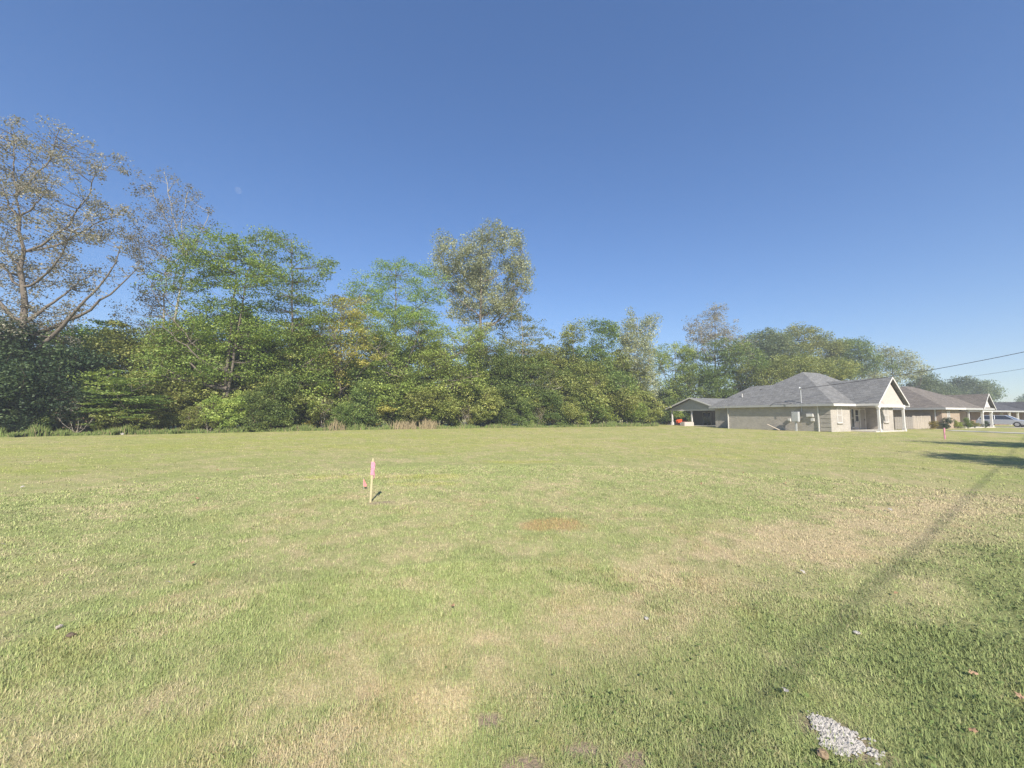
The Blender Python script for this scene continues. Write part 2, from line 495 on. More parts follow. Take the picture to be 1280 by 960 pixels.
def lawn(x, y):
    """dryness, lush verge, yellow-green, orange and bare-soil masks"""
    s, a = verge_line(x, y)
    r = np.hypot(x, y)
    dry = 0.30 + 0.85 * (fbm(x * 0.55, y * 0.55, 3, 4) - 0.5) + 0.75 * (fbm(x * 2.0, y * 2.0, 31, 3) - 0.5) + 1.0 * (fbm(x * 7.0, y * 7.0, 33, 2) - 0.5)
    dry = dry + 0.60 * ell(x, y, 6.3, 6.5, 5.4, 0.85, 0.49, 0.6)
    dry = dry + 0.40 * ell(x, y, 3.0, 5.1, 1.5, 0.55, 0.3, 0.6)
    dry = dry + 0.24 * ell(x, y, -0.1, 2.75, 1.5, 0.55, 0.15, 0.7)
    dry = dry + 0.30 * ell(x, y, 1.1, 3.7, 1.3, 0.6, 0.5, 0.7)
    dry = dry - 0.10 * sstep(-0.5, -4.0, x)
    lush = sstep(-0.35, 0.45, s + 0.7 * (fbm(x * 1.6, y * 1.6, 43, 3) - 0.5)) * (0.85 + 0.5 * (fbm(x * 1.1, y * 1.1, 41, 3) - 0.5)) * (1 - 0.70 * sstep(3.5, 9, a))
    lush = np.maximum(lush, 0.5 * ell(x, y, 1.15, 2.35, 0.75, 0.42, 0.6, 0.7))
    lush = lush * (1 - 0.9 * ell(x, y, 3.75, 3.75, 0.55, 0.28, 0.64, 0.6)) * (1 - 0.75 * ell(x, y, 1.72, 2.32, 0.42, 0.25, 0.4, 0.6))
    lush = lush * (1 - 0.55 * ell(x, y, 8.5, 6.6, 2.2, 0.5, 0.55, 0.7))
    lush = np.maximum(lush, 0.30 * sstep(0.58, 0.72, fbm(x * 2.2, y * 2.2, 51, 3)))
    lush = np.maximum(lush, 0.42 * sstep(-1.5, -0.3, s + 0.9 * (fbm(x * 1.3, y * 1.3, 47, 3) - 0.5)) * (1 - sstep(2.5, 5.0, a)) * sstep(-1, .6, a))
    lush = lush * (0.45 + 1.05 * fbm(x * 5.0, y * 5.0, 45, 3))
    dry = dry * (1 - 0.75 * np.clip(lush, 0, 1))
    yel = 0.0
    for cx, cy_, rx, ry in ((-2.6, 10.6, 1.3, 0.5), (-3.2, 16.8, 1.1, 0.5), (0.2, 14.0, 1.6, 0.5), (7.6, 15.6, 2.2, 0.7), (-4.6, 10.5, .7, .4), (-2.0, 9.4, .8, .25)):
        yel = np.maximum(yel, ell(x, y, cx, cy_, rx, ry, 0, 0.6))
    yel = np.maximum(yel, 0.95 * sstep(10, 22, r) * (0.35 + 0.9 * fbm(x * 0.12, y * 0.35, 61, 3)))
    orange = 1.25 * ell(x, y, 0.60, 5.92, 0.43, 0.31, 0.15, 0.35)
    orange = np.maximum(orange, 0.18 * sstep(0.66, 0.75, fbm(x * 1.7 + 9, y * 1.7, 71, 3)) * (r < 9))
    soil = 0.0
    for cx, cy_, rx, ry, ang in ((0.05, 1.93, 0.13, 0.09, 0.3), (-0.12, 2.23, 0.07, 0.06, 0), (-0.1, 1.82, 0.1, 0.05, 0), (0.55, 1.97, 0.09, 0.05, 0.5),
                                 (-2.42, 7.45, 0.20, 0.12, 0.1), (1.63, 2.12, 0.19, 0.12, -0.9), (0.33, 2.05, 0.1, 0.05, 0)):
        soil = np.maximum(soil, ell(x, y, cx, cy_, rx, ry, ang, 0.4))
    return np.clip(dry, 0, 1), np.clip(lush, 0, 1), np.clip(yel, 0, 1), np.clip(orange, 0, 1), np.clip(soil, 0, 1)


C_GREEN = np.array((0.375, 0.44, 0.165)); C_STRAW = np.array((0.65, 0.53, 0.335)); C_LUSH = np.array((0.235, 0.285, 0.11))
C_YEL = np.array((0.44, 0.48, 0.12)); C_ORANGE = np.array((0.52, 0.34, 0.16)); C_SOIL = np.array((0.30, 0.24, 0.18))


def lmix(a, b, t): return a * (1 - t[:, None]) + b * t[:, None]


def lawn_color(x, y, jit=None):
    dry, lush, yel, org, soil = lawn(x, y)
    if jit is not None:
        dry = np.clip(dry + jit[0] * 0.55, 0, 1); lush = np.clip(lush * (1 + jit[1] * 0.7), 0, 1)
    c = np.repeat(C_GREEN[None], len(x), 0)
    c = lmix(c, C_YEL[None], yel * 0.9)
    c = lmix(c, C_STRAW[None], dry * 0.92)
    c = lmix(c, C_LUSH[None], lush * 0.92)
    c = lmix(c, C_ORANGE[None], np.clip(org * (0.62 + (0 if jit is None else 0.35 * jit[0])), 0, 1))
    return c, soil, lush, dry


def build_ground():
    r = 0.02; radii = [0.02]
    while r < 260:
        r *= 1.35 if r < 0.8 else (1.022 if r < 40 else 1.06)
        radii.append(r)
    nA = 640
    ang = np.linspace(0, 2 * np.pi, nA, endpoint=False)
    rr = np.array(radii)
    X = (rr[:, None] * np.cos(ang)[None]).ravel(); Y = (rr[:, None] * np.sin(ang)[None]).ravel()
    Z = height(X, Y)
    c, soil, lush, _ = lawn_color(X, Y)
    c = c * 0.8
    c = lmix(c, C_SOIL[None], np.clip(soil + 0.15, 0, 1))
    V = np.stack([X, Y, Z], 1)
    nR = len(radii)
    i = np.arange(nR - 1)[:, None] * nA; k = np.arange(nA)[None]; k2 = (k + 1) % nA
    Fq = np.stack([i + k, i + nA + k, i + nA + k2, i + k2], -1).reshape(-1, 4)
    me = np_mesh('ground', V, Fq, M['ground'], c, True)
    structure(link('ground', me))


build_ground()

rng = np.random.default_rng(7)


def woods_edge(px):
    """distance of the mown edge in front of the woods, by photo column"""
    return np.interp(px, [-300, 0, 150, 300, 450, 650, 830, 900], [27, 29.5, 33, 37.5, 44, 51.5, 59, 63])


def build_grass():
    """mown blades: dense and fine by the camera, sparser and coarser away"""
    def sample(n, r0, r1, power):
        u = rng.random(n)
        r = (r0 ** power + u * (r1 ** power - r0 ** power)) ** (1 / power)
        a = R(90) + (rng.random(n) - 0.5) * R(125)
        return r * np.cos(a), r * np.sin(a), r
    xs, ys, rs = [], [], []
    for n, r0, r1, p in ((350000, 1.35, 4.5, 0.75), (310000, 4.0, 13, 0.75), (140000, 12, 46, 0.95)):
        x, y, r = sample(n, r0, r1, p); xs.append(x); ys.append(y); rs.append(r)
    x = np.concatenate(xs); y = np.concatenate(ys); r = np.concatenate(rs)
    # stay on the mown lot
    pxs = 640 + F * x / np.maximum(y, 0.3)
    keep = (y < woods_edge(pxs) + 0.5) | (pxs > 900)
    keep &= ~((y > 36) & (x > 20))
    j0 = rng.normal(0, 1, len(x)); j1 = rng.normal(0, 1, len(x))
    c, soil, lush, dry = lawn_color(x, y, (j0 * 0.6, j1 * 0.4))
    keep &= rng.random(len(x)) > soil * 0.80
    x, y, r, c, lush, dry = x[keep], y[keep], r[keep], c[keep], lush[keep], dry[keep]
    n = len(x)
    c = c * (0.78 + 0.5 * rng.random(n))[:, None]
    tuft = fbm(x * 4.0, y * 4.0, 91, 3)
    Lh = (0.018 + 0.028 * rng.random(n) + 0.06 * np.clip(tuft - 0.52, 0, 1)) * (1 + 0.12 * lush) * (1 - 0.2 * dry)
    Lh = Lh * np.clip(0.9 + r * 0.012, 1, 1.3)
    w = np.clip(r * 0.00068, 0.0013, 0.0095) * (0.7 + 0.6 * rng.random(n)) * (1 + 0.9 * lush * (rng.random(n) < 0.5))
    az = rng.random(n) * 2 * np.pi
    lean = np.clip(rng.normal(0.9, 0.4, n), 0.05, 1.45)
    dx, dy = np.cos(az), np.sin(az)
    sx, sy = -dy, dx
    # side direction twisted a little
    z0 = height(x, y) - 0.004
    mid = 0.5 * Lh; hx = mid * np.sin(lean * 0.5)
    P0 = np.stack([x - sx * w, y - sy * w, z0], 1); P1 = np.stack([x + sx * w, y + sy * w, z0], 1)
    mx_, my_, mz_ = x + dx * hx, y + dy * hx, z0 + mid * np.cos(lean * 0.5)
    P2 = np.stack([mx_ - sx * w * 0.8, my_ - sy * w * 0.8, mz_], 1); P3 = np.stack([mx_ + sx * w * 0.8, my_ + sy * w * 0.8, mz_], 1)
    tx = mx_ + dx * mid * np.sin(np.minimum(lean * 1.3, 1.6)); ty = my_ + dy * mid * np.sin(np.minimum(lean * 1.3, 1.6))
    P4 = np.stack([tx, ty, mz_ + mid * np.cos(np.minimum(lean * 1.3, 1.6))], 1)
    far = r > 2.5
    nn = ~far
    m1, m2 = int(nn.sum()), int(far.sum())
    Vn = np.stack([P0[nn], P1[nn], P2[nn], P3[nn], P4[nn]], 1).reshape(-1, 3)
    b = np.arange(m1)[:, None] * 5
    Fn = np.concatenate([b + np.array([[0, 1, 3]]), b + np.array([[0, 3, 2]]), b + np.array([[2, 3, 4]])])
    Cn = np.repeat(c[nn], 5, 0)
    Vf = np.stack([P0[far], P1[far], P4[far]], 1).reshape(-1, 3)
    Ff = np.arange(m2 * 3).reshape(-1, 3) + len(Vn)
    Cf = np.repeat(c[far], 3, 0)
    me = np_mesh('grass', np.concatenate([Vn, Vf]), np.concatenate([Fn, Ff]), M['grass'], np.concatenate([Cn, Cf]), True)
    tag(link('grass', me), 'short mown grass, straw and green, covering the open lot', 'grass', kind='stuff')
    # broad-leaved clover in the verge
    n = 30000
    x, y, r = sample(n, 1.4, 9, 0.9)
    lush = lawn(x, y)[1]
    k = rng.random(n) < np.clip(lush * 1.2 - 0.35, 0, 1) * 0.9
    x, y, r, lush = x[k], y[k], r[k], lush[k]; n = len(x)
    sz = (0.005 + 0.006 * rng.random(n)) * np.clip(0.8 + r * 0.12, 1, 1.7)
    z = height(x, y) + 0.018 + 0.025 * rng.random(n)
    az = rng.random(n) * 2 * np.pi
    nx, ny = rng.normal(0, 0.28, n), rng.normal(0, 0.28, n)
    quad = []
    for t in (0, 0.5, 1.0, 1.5):
        ca, sa = np.cos(az + t * np.pi), np.sin(az + t * np.pi)
        k2 = 1.0 if t in (0, 1.0) else 0.75
        quad.append(np.stack([x + ca * sz * k2, y + sa * sz * k2, z + sz * k2 * (ca * nx + sa * ny)], 1))
    V = np.stack(quad, 1).reshape(-1, 3)
    c = np.array((0.16, 0.215, 0.07))[None] * (0.55 + 0.8 * rng.random(n))[:, None]
    me = np_mesh('clover', V, np.arange(n * 4).reshape(-1, 4), M['grass'], np.repeat(c, 4, 0), False)
    tag(link('clover', me), 'broad-leaved green clover growing in the darker verge', 'clover', kind='stuff')


build_grass()

# road behind the camera, concrete walks by the far houses
UF = np.array((0.915, 0.403)); VF = np.array((-0.403, 0.915)); RZ = math.atan2(0.403, 0.915)


def strip(name, pts, mat, z, th=0.05):
    o = MB().prism([(p[0], p[1], z) for p in pts], (0, 0, -th)).build(name, mat)
    return structure(o)


def uv(o, u, v): return (o[0] + UF[0] * u + VF[0] * v, o[1] + UF[1] * u + VF[1] * v)


O0 = (0.0, 0.0)
strip('road', [uv(O0, -120, -3.2), uv(O0, -120, -9.2), uv(O0, 160, -9.2), uv(O0, 160, -3.2)], M['asphalt'], 0.07, 0.12)

# ------------------------------------------------------------------ houses
HC1 = np.array(G(1040, 540)); HC2 = HC1 + UF * 22.0


def roof_face(name, poly, mat, parent, th=0.09):
    return MB().slab(poly, th).build(name, mat, parent)


def hip_roof(parent, u0, u1, v0, v1, ze, zr, ru0, ru1, rv, mat, fascia, along='u'):
    """four sloping planes, a fascia under the eaves and ridge caps"""
    if along == 'u': a, b = (ru0, rv, zr), (ru1, rv, zr)
    else: a, b = (rv, ru0, zr), (rv, ru1, zr)
    mb = MB()
    c = [(u0, v0, ze), (u1, v0, ze), (u1, v1, ze), (u0, v1, ze)]
    V = c + [a, b]
    f = [(0, 1, 5, 4), (1, 2, 5), (2, 3, 4, 5), (3, 0, 4)] if along == 'u' else [(0, 1, 4), (1, 2, 5, 4), (2, 3, 5), (3, 0, 4, 5)]
    bot = [(p[0], p[1], p[2] - 0.06) for p in c]
    mb.add(V + bot, f + [(9, 8, 7, 6), (0, 6, 7, 1), (1, 7, 8, 2), (2, 8, 9, 3), (3, 9, 6, 0)])
    r = mb.build('roof', mat, parent)
    fb = MB(); t = 0.035; z0, z1 = ze - 0.24, ze - 0.02
    fb.box(u0 - t, u1 + t, v0 - t, v0 - .003, z0, z1).box(u0 - t, u1 + t, v1 + .003, v1 + t, z0, z1)
    fb.box(u0 - t, u0 - .003, v0, v1, z0, z1).box(u1 + .003, u1 + t, v0, v1, z0, z1)
    fb.build('fascia', fascia, r)
    MB().box(u0 + .01, u1 - .01, v0 + .01, v1 - .01, ze - 0.22, ze - 0.19).build('soffit', fascia, r)
    return r


def window(parent, u0, u1, z0, z1, v, pane='glass', frame='white', side='front', mull=True):
    """frame, pane and sill on a wall facing -v (front) or -u (side: u-range runs along v)"""
    def bx(mb, a0, a1, d0, d1, zz0, zz1):
        return mb.box(a0, a1, v + d0, v + d1, zz0, zz1) if side == 'front' else mb.box(v + d0, v + d1, a0, a1, zz0, zz1)
    f = MB(); w = 0.06
    bx(f, u0, u0 + w, -.05, .02, z0, z1); bx(f, u1 - w, u1, -.05, .02, z0, z1)
    bx(f, u0 + w, u1 - w, -.05, .02, z1 - w, z1); bx(f, u0 + w, u1 - w, -.05, .02, z0, z0 + w)
    if mull: bx(f, u0 + w, u1 - w, -.04, .02, (z0 + z1) / 2 - .025, (z0 + z1) / 2 + .025)
    fo = f.build('window', M[frame], parent)
    bx(MB(), u0 + w, u1 - w, -.018, .01, z0 + w, z1 - w).build('pane', M[pane], fo)
    bx(MB(), u0 - .06, u1 + .06, -.11, .02, z0 - .09, z0 - .003).build('sill', M['brick_pale'] if frame == 'white' else M['concrete'], fo)
    return fo


def post(parent, u, v, z1, w=0.17, mat='white'):
    mb = MB().box(u - w / 2, u + w / 2, v - w / 2, v + w / 2, 0.0, z1)
    o = mb.build('porch_post', M[mat], parent)
    MB().box(u - w / 2 - .05, u + w / 2 + .05, v - w / 2 - .05, v + w / 2 + .05, 0.002, 0.3).build('base', M[mat], o)
    MB().box(u - w / 2 - .04, u + w / 2 + .04, v - w / 2 - .04, v + w / 2 + .04, z1 - .16, z1 - .004).build('capital', M[mat], o)
    return o


def porch_gable(parent, uc, hw, v0, v1, ze, zr, mat, face, fmat='white'):
    """front gable: two roof planes, white rakes, gable face and beam"""
    th = 0.09
    r = MB().slab([(uc - hw, v0, ze), (uc, v0, zr), (uc, v1, zr), (uc - hw, v1, ze)], th)
    r.slab([(uc, v0, zr), (uc + hw, v0, ze), (uc + hw, v1, ze), (uc, v1, zr)], th)
    ro = r.build('porch_roof', mat, parent)
    k = MB()
    for sgn in (-1, 1):
        k.prism([(uc + sgn * (hw + .02), v0 - .03, ze + .02), (uc, v0 - .03, zr + .04), (uc, v0 - .03, zr - .13), (uc + sgn * (hw + .02), v0 - .03, ze - .16)], (0, .028, 0))
    k.box(uc - hw - .03, uc - hw - .003, v0, v0 + 2.0, ze - .22, ze - .01).box(uc + hw + .003, uc + hw + .03, v0, v0 + 2.0, ze - .22, ze - .01)
    k.build('rake_board', M[fmat], ro)
    s = (zr - ze) / hw
    i = hw - 0.35
    MB().prism([(uc - i, v0 + .3, ze - .1), (uc + i, v0 + .3, ze - .1), (uc, v0 + .3, ze - .1 + i * s)], (0, .08, 0)).build('gable_face', M[face], parent)
    MB().box(uc - i - .1, uc + i + .1, v0 + .2, v0 + .5, ze - .36, ze - .104).build('beam', M[fmat], parent)
    MB().box(uc - i + .05, uc + i - .05, v0 + .5, v1 - .5, ze - .3, ze - .27).build('porch_ceiling', M[fmat], parent)
    return ro


# --- house next to the lot
h1 = empty('brick_house', (HC1[0], HC1[1], 0.0), RZ)
tag(h1, 'pale brick house with grey hip roof and cream gabled porch beside the empty lot', 'house')
ZE = 2.72
B = M['brick_pale']
w = MB()
w.box(0, 3.16, 0, 2.5, -0.1, ZE - .2)
w.box(0, 13.4, 2.497, 11.0, -0.1, ZE - .2)
w.box(8.8, 11.2, 0, 2.5, -0.1, ZE - .2)
w.build('wall', B, h1)
MB().box(3.163, 8.797, 1.3, 2.4, -.1, ZE - .2).build('porch_wall', M['stucco'], h1)
MB().box(3.17, 8.79, -2.0, 1.29, -.1, 0.10).build('porch_floor', M['concrete'], h1)
hip_roof(h1, -.30, 13.70, -.40, 11.30, ZE, 6.55, 5.5, 8.6, 5.5, M['shingle_grey'], M['fascia'])
MB().box(-.34, 3.3, -.465, -.438, ZE - .235, ZE - .015).build('gutter', M['white'], h1)
hip_roof(h1, 2.3, 10.0, 6.0, 15.6, ZE + .02, 5.35, 7.0, 12.2, 6.15, M['shingle_grey'], M['fascia'], 'v')
MB().box(2.8, 9.5, 10.9, 15.1, -.1, ZE - .2).build('rear_wall', B, h1)
porch_gable(h1, 6.2, 2.75, -2.25, 4.2, ZE, 5.30, M['shingle_grey'], 'stucco')
post(h1, 3.95, -1.95, ZE - .35); post(h1, 8.45, -1.95, ZE - .35)
window(h1, .95, 1.75, .85, 2.35, 0.0, 'blind', 'white')
window(h1, 9.35, 10.1, .85, 2.35, 0.0, 'blind', 'white')
window(h1, 5.9, 6.5, .3, 2.3, 1.3, 'glass', 'white')
d = MB().box(7.5, 8.4, 1.22, 1.32, .1, 2.2).build('door', M['door'], h1)
MB().box(7.4, 7.49, 1.2, 1.31, .1, 2.3).box(8.41, 8.5, 1.2, 1.31, .1, 2.3).box(7.49, 8.41, 1.2, 1.31, 2.21, 2.3).build('door_frame', M['white'], d)
MB().box(8.25, 8.3, 1.17, 1.225, 1.05, 1.17).build('handle', M['dark'], d)
window(h1, 6.65, 7.35, .9, 2.2, 1.3, 'glass', 'white')
# corner blocks on the lot side
for k in range(6):
    z0 = 0.04 + k * 0.41
    MB().box(-.035, -.002, 0.02, 0.95, z0, z0 + .36).build('corner_block', B, h1, bevel=.006)
MB().box(-.11, -.02, 1.02, 1.12, 0, ZE - .22).build('downspout', M['white'], h1)
MB().box(-.11, -.02, 10.92, 11.0, 0, ZE - .22).build('downspout', M['white'], h1)
# utilities on the side wall
eb = MB().box(-.75, -.45, 2.55, 3.2, .95, 1.95).build('utility_cabinet', M['steel'], h1, bevel=.01)
MB().box(-.66, -.54, 2.8, 2.95, -.05, .95).build('leg', M['steel'], eb)
MB().box(-.76, -.752, 2.6, 3.15, 1.0, 1.9).build('door', M['steel'], eb)
MB().box(-.16, -.005, 3.7, 3.95, .95, 1.25).build('meter_box', M['white'], h1, bevel=.01)
MB().box(-.2, -.005, 1.5, 2.1, 1.45, 1.75).build('cable_box', M['white'], h1, bevel=.01)
MB().box(-.14, -.005, 1.45, 1.75, 1.0, 1.3).build('junction_box', M['white'], h1, bevel=.01)
mast_v = 2.55
mast = MB().tube([(-.1, mast_v, 1.9), (-.1, mast_v, 4.25)], .038, 8).build('service_mast', M['steel'], h1)
MB().tube([(-.1, mast_v, 4.2), (-.12, mast_v, 4.36), (-.22, mast_v + .02, 4.42), (-.3, mast_v + .03, 4.3)], [.06, .075, .07, .05], 8).build('weatherhead', M['steel'], mast)
MB().tube([(-.53, 3.2, ZE + .06), (-.35, 4.1, ZE + .24), (-.3, 5.2, ZE + .2), (-.5, 5.5, ZE - .1)], .022, 6).build('roof_cable', M['dark'], h1)
# roof vents
MB().tube([(4.0, 12.0, 3.5), (4.0, 12.0, 4.35)], .05, 8).build('vent_pipe', M['white'], h1)
MB().box(4.0, 4.4, 9.2, 9.6, 4.0, 4.75).build('roof_vent', M['dark'], h1)
# splash board against the wall
bo = MB().prism([(0, 0, 0), (0, 1.35, 0), (0, 1.35, .05), (0, 0, .05)], (.28, 0, 0)).build('leaning_board', M['oldwood'])
p = uv(HC1, -.75, 4.6); bo.location = (p[0], p[1], 0.03); bo.rotation_euler = (R(24), 0, RZ)
tag(bo, 'short weathered board propped against the house side wall', 'board')

# --- carport behind it
CO = np.array((29.3, 57.0))
cp = empty('carport', (CO[0], CO[1], 0.0), RZ)
tag(cp, 'grey gabled carport on white posts standing at the edge of the woods', 'carport')
cw, cl, ce, cr = 9.0, 9.0, 2.62, 4.25
rf = MB().slab([(-.5, -.45, ce), (cl, -.45, ce), (cl, cw / 2, cr), (-.5, cw / 2, cr)], .1)
rf.slab([(-.5, cw / 2, cr), (cl, cw / 2, cr), (cl, cw + .45, ce), (-.5, cw + .45, ce)], .1)
ro = rf.build('roof', M['shingle_grey'], cp)
k = MB()
for a, b in ((-.47, cw / 2), (cw + .47, cw / 2)):
    k.prism([(-.54, a, ce + .03), (-.54, b, cr + .05), (-.54, b, cr - .13), (-.54, a, ce - .16)], (.03, 0, 0))
k.build('rake_board', M['white'], ro)
MB().box(-.5, cl, -.49, -.455, ce - .16, ce - .01).build('gutter', M['white'], ro)
MB().prism([(0, 0, ce - .12), (0, cw, ce - .12), (0, cw / 2, cr - .14)], (.08, 0, 0)).build('gable_face', M['siding'], cp)
MB().box(-.02, .16, 0, cw, ce - .36, ce - .123).build('beam', M['white'], cp)
for v in (.2, 4.7, 8.6):
    po = MB().box(.0, .18, v - .09, v + .09, 0, ce - .36).build('post', M['white'], cp)
    MB().box(-.08, .26, v - .17, v + .17, -.05, .5).build('pier', M['white'], po)
MB().box(5.0, 8.8, .1, cw - .1, -.1, ce - .12).build('back_room', M['beige_wall'], cp)
window(cp, 1.9, 3.1, 1.35, 2.05, 5.0, 'glass', 'beige_wall', 'side')
fd = MB().box(4.93, 5.0, 5.3, 5.4, .0, 2.1).box(4.93, 5.0, 6.05, 6.12, 0, 2.1).box(4.93, 5.0, 6.8, 6.9, 0, 2.1).box(4.93, 5.0, 5.4, 6.8, 2.0, 2.1).build('patio_door', M['white'], cp)
MB().box(4.96, 4.99, 5.4, 6.05, 0.02, 2.0).box(4.96, 4.99, 6.12, 6.8, .02, 2.0).build('pane', M['glass'], fd)
MB().box(-.4, 5, -.3, cw + .3, -.1, .06).build('slab', M['concrete'], cp)

# --- mower parked in the carport's mouth, seen from the side
mw = empty('riding_mower', (*G(851, 531.7), 0.06), R(205))
tag(mw, 'orange riding mower parked under the carport', 'mower')
MB().prism([(-.1, -.28, .35), (.75, -.24, .35), (.82, -.22, .62), (.6, -.24, .86), (-.1, -.28, .9)], (0, .5, 0)).build('hood', M['orange'], mw, bevel=.04)
MB().prism([(-.95, -.4, .42), (-.25, -.4, .42), (-.3, -.4, .62), (-.95, -.4, .72)], (0, .8, 0)).build('fender', M['orange'], mw, bevel=.04)
MB().prism([(-.75, -.24, .72), (-.3, -.24, .7), (-.3, -.24, .8), (-.62, -.24, .82), (-.78, -.24, 1.2), (-.88, -.24, 1.18)], (0, .48, 0)).build('seat', M['dark'], mw, bevel=.03)
st = MB().tube([(-.1, 0, .85), (-.22, 0, 1.1)], .025, 6).build('steering_column', M['dark'], mw)
ringp = [(-.22 + .06 * math.cos(t) , .18 * math.sin(t), 1.12 + .14 * math.cos(t)) for t in np.linspace(0, 2 * math.pi, 17)]
MB().tube(ringp, .018, 5).build('steering_wheel', M['dark'], st)
MB().box(-.5, .45, -.55, .55, .12, .3).build('mower_deck', M['orange'], mw, bevel=.04)


def wheel(parent, x, y, r, w_, name='wheel'):
    t = MB().tube([(x, y - w_ / 2, r), (x, y - w_ / 2 + .02, r), (x, y + w_ / 2 - .02, r), (x, y + w_ / 2, r)], [r * .88, r, r, r * .88], 20)
    o = t.build(name, M['tyre'], parent)
    MB().tube([(x, y - w_ / 2 - .012, r), (x, y + w_ / 2 + .012, r)], r * .6, 16).build('rim', M['rim'], o)
    return o


for x, y, r in ((-.6, -.42, .28), (-.6, .42, .28), (.55, -.36, .2), (.55, .36, .2)): wheel(mw, x, y, r, .2)
cr_ = empty('planter_box', (*G(859, 532.5), 0.0), R(20))
tag(cr_, 'low beige planter box in front of the orange mower', 'planter')
MB().box(-.85, .85, -.4, .4, -.05, .6).build('box', M['stucco'], cr_, bevel=.03)
MB().box(-.78, .78, -.34, .34, .6, .63).build('soil', M['soil'], cr_)

# --- second house
h2 = empty('brick_house', (HC2[0], HC2[1], 0.0), RZ)
tag(h2, 'tan brick house with brown hip roof and small white porch gable behind low shrubs', 'house')
ZE2 = 2.5
MB().box(0, 4.5, 0, 2.0, -.1, ZE2 - .2).box(0, 12.6, 1.997, 11, -.1, ZE2 - .2).build('wall', M['brick_tan'], h2)
hip_roof(h2, -.5, 13.1, -.5, 11.5, ZE2, 5.55, 5.4, 7.8, 5.5, M['shingle_brown'], M['fascia'])
MB().box(-.52, 4.6, -.565, -.538, ZE2 - .235, ZE2 - .015).build('gutter', M['white'], h2)
porch_gable(h2, 11.2, 1.75, -.6, 5.0, ZE2 - .1, 4.35, M['shingle_brown'], 'white')
post(h2, 9.9, -.25, ZE2 - .46, .2); post(h2, 12.5, -.25, ZE2 - .46, .2)
MB().box(4.52, 13, -.4, 1.99, -.1, .1).build('porch_floor', M['concrete'], h2)
window(h2, 1.2, 1.9, .9, 2.1, 0.0, 'blind', 'white'); window(h2, 5.4, 6.9, .7, 2.15, 1.99, 'glass', 'white')
window(h2, 9.2, 10.4, .8, 2.15, 1.99, 'glass', 'white')
MB().box(7.7, 8.6, 1.93, 1.99, .1, 2.15).build('door', M['door'], h2)
post(h2, 7.2, .1, ZE2 - .22, .14)
MB().box(-.1, -.02, .5, .6, 0, ZE2 - .22).build('downspout', M['white'], h2)
MB().tube([(1.2, 4.6, 3.0), (1.2, 4.6, 3.62)], [.16, .2], 10).build('roof_vent', M['dark'], h2)
MB().box(1.4, 2.0, 2.0, 2.3, 2.9, 3.1).build('roof_vent', M['dark'], h2)

# --- third house
HC3 = np.array(at(1245, 519, 66.0)[:2])
h3 = empty('brick_house', (HC3[0], HC3[1], -0.1), RZ)
tag(h3, 'low red brick house with dark grey roof behind the silver car', 'house')
MB().box(-9, 14, 0, 9, -.1, 2.2).build('wall', M['brick_red'], h3)
hip_roof(h3, -9.5, 14.5, -1.6, 9.5, 2.45, 4.5, -4, 9, 3.9, M['shingle_dark'], M['fascia'])
for u in (.3, 3.6, 6.9): post(h3, u, -1.35, 2.21, .18)
for u in (-2, 1.4, 4.6, 8): window(h3, u, u + 1.3, .8, 2.05, 0.0, 'blind', 'white')
porch_gable(h3, 8.6, 2.2, -2.3, 3.0, 2.42, 4.0, M['shingle_dark'], 'white')
post(h3, 7.0, -1.95, 2.05, .18); post(h3, 10.2, -1.95, 2.05, .18)

# --- walks and driveways by those houses
p0, p1 = G(1183, 538.6), G(1283, 542.6)
strip('walk', [p0, (p0[0] + 1.4, p0[1] + .6), (p1[0] + 1.6, p1[1] + .1), (p1[0] + 2.6, 22), (p1[0] + 1.2, 22), p1], M['concrete'], 0.05)
strip('driveway', [uv(HC2, 14.4, 6), uv(HC2, 14.4, -16), uv(HC2, 18.4, -16), uv(HC2, 18.4, 6)], M['concrete'], 0.045)

# --- wooden fence between the houses, every board a part
fn = empty('wooden_fence', (*uv(HC1, 13.6, 0.9), 0.0), RZ)
tag(fn, 'weathered wooden board fence between the two nearest houses', 'fence')
pk = {}
for nm in ('fence_grey', 'fence_pale'):
    h = 1.42 if nm == 'fence_grey' else 1.52
    pk[nm] = MB().prism([(0, 0, 0.03), (.135, 0, 0.03), (.135, 0, h - .04), (.1, 0, h), (.035, 0, h), (0, 0, h - .04)], (0, .02, 0)).mesh('fence_board', M[nm])
rnd = random.Random(4)
for k in range(54):
    u = k * .152
    o = link('fence_board', pk['fence_grey' if u < 3.9 else 'fence_pale'], fn, (u, rnd.uniform(-.006, .006), rnd.uniform(-.03, .03)))
    o.rotation_euler = (0, rnd.uniform(-.012, .012), 0)
for z in (.3, 1.1): MB().box(0, 8.3, .03, .07, z, z + .09).build('rail', M['fence_grey'], fn)
for u in (0, 2.7, 5.4, 8.2): MB().box(u, u + .1, .075, .17, -.1, 1.5).build('post', M['fence_grey'], fn)

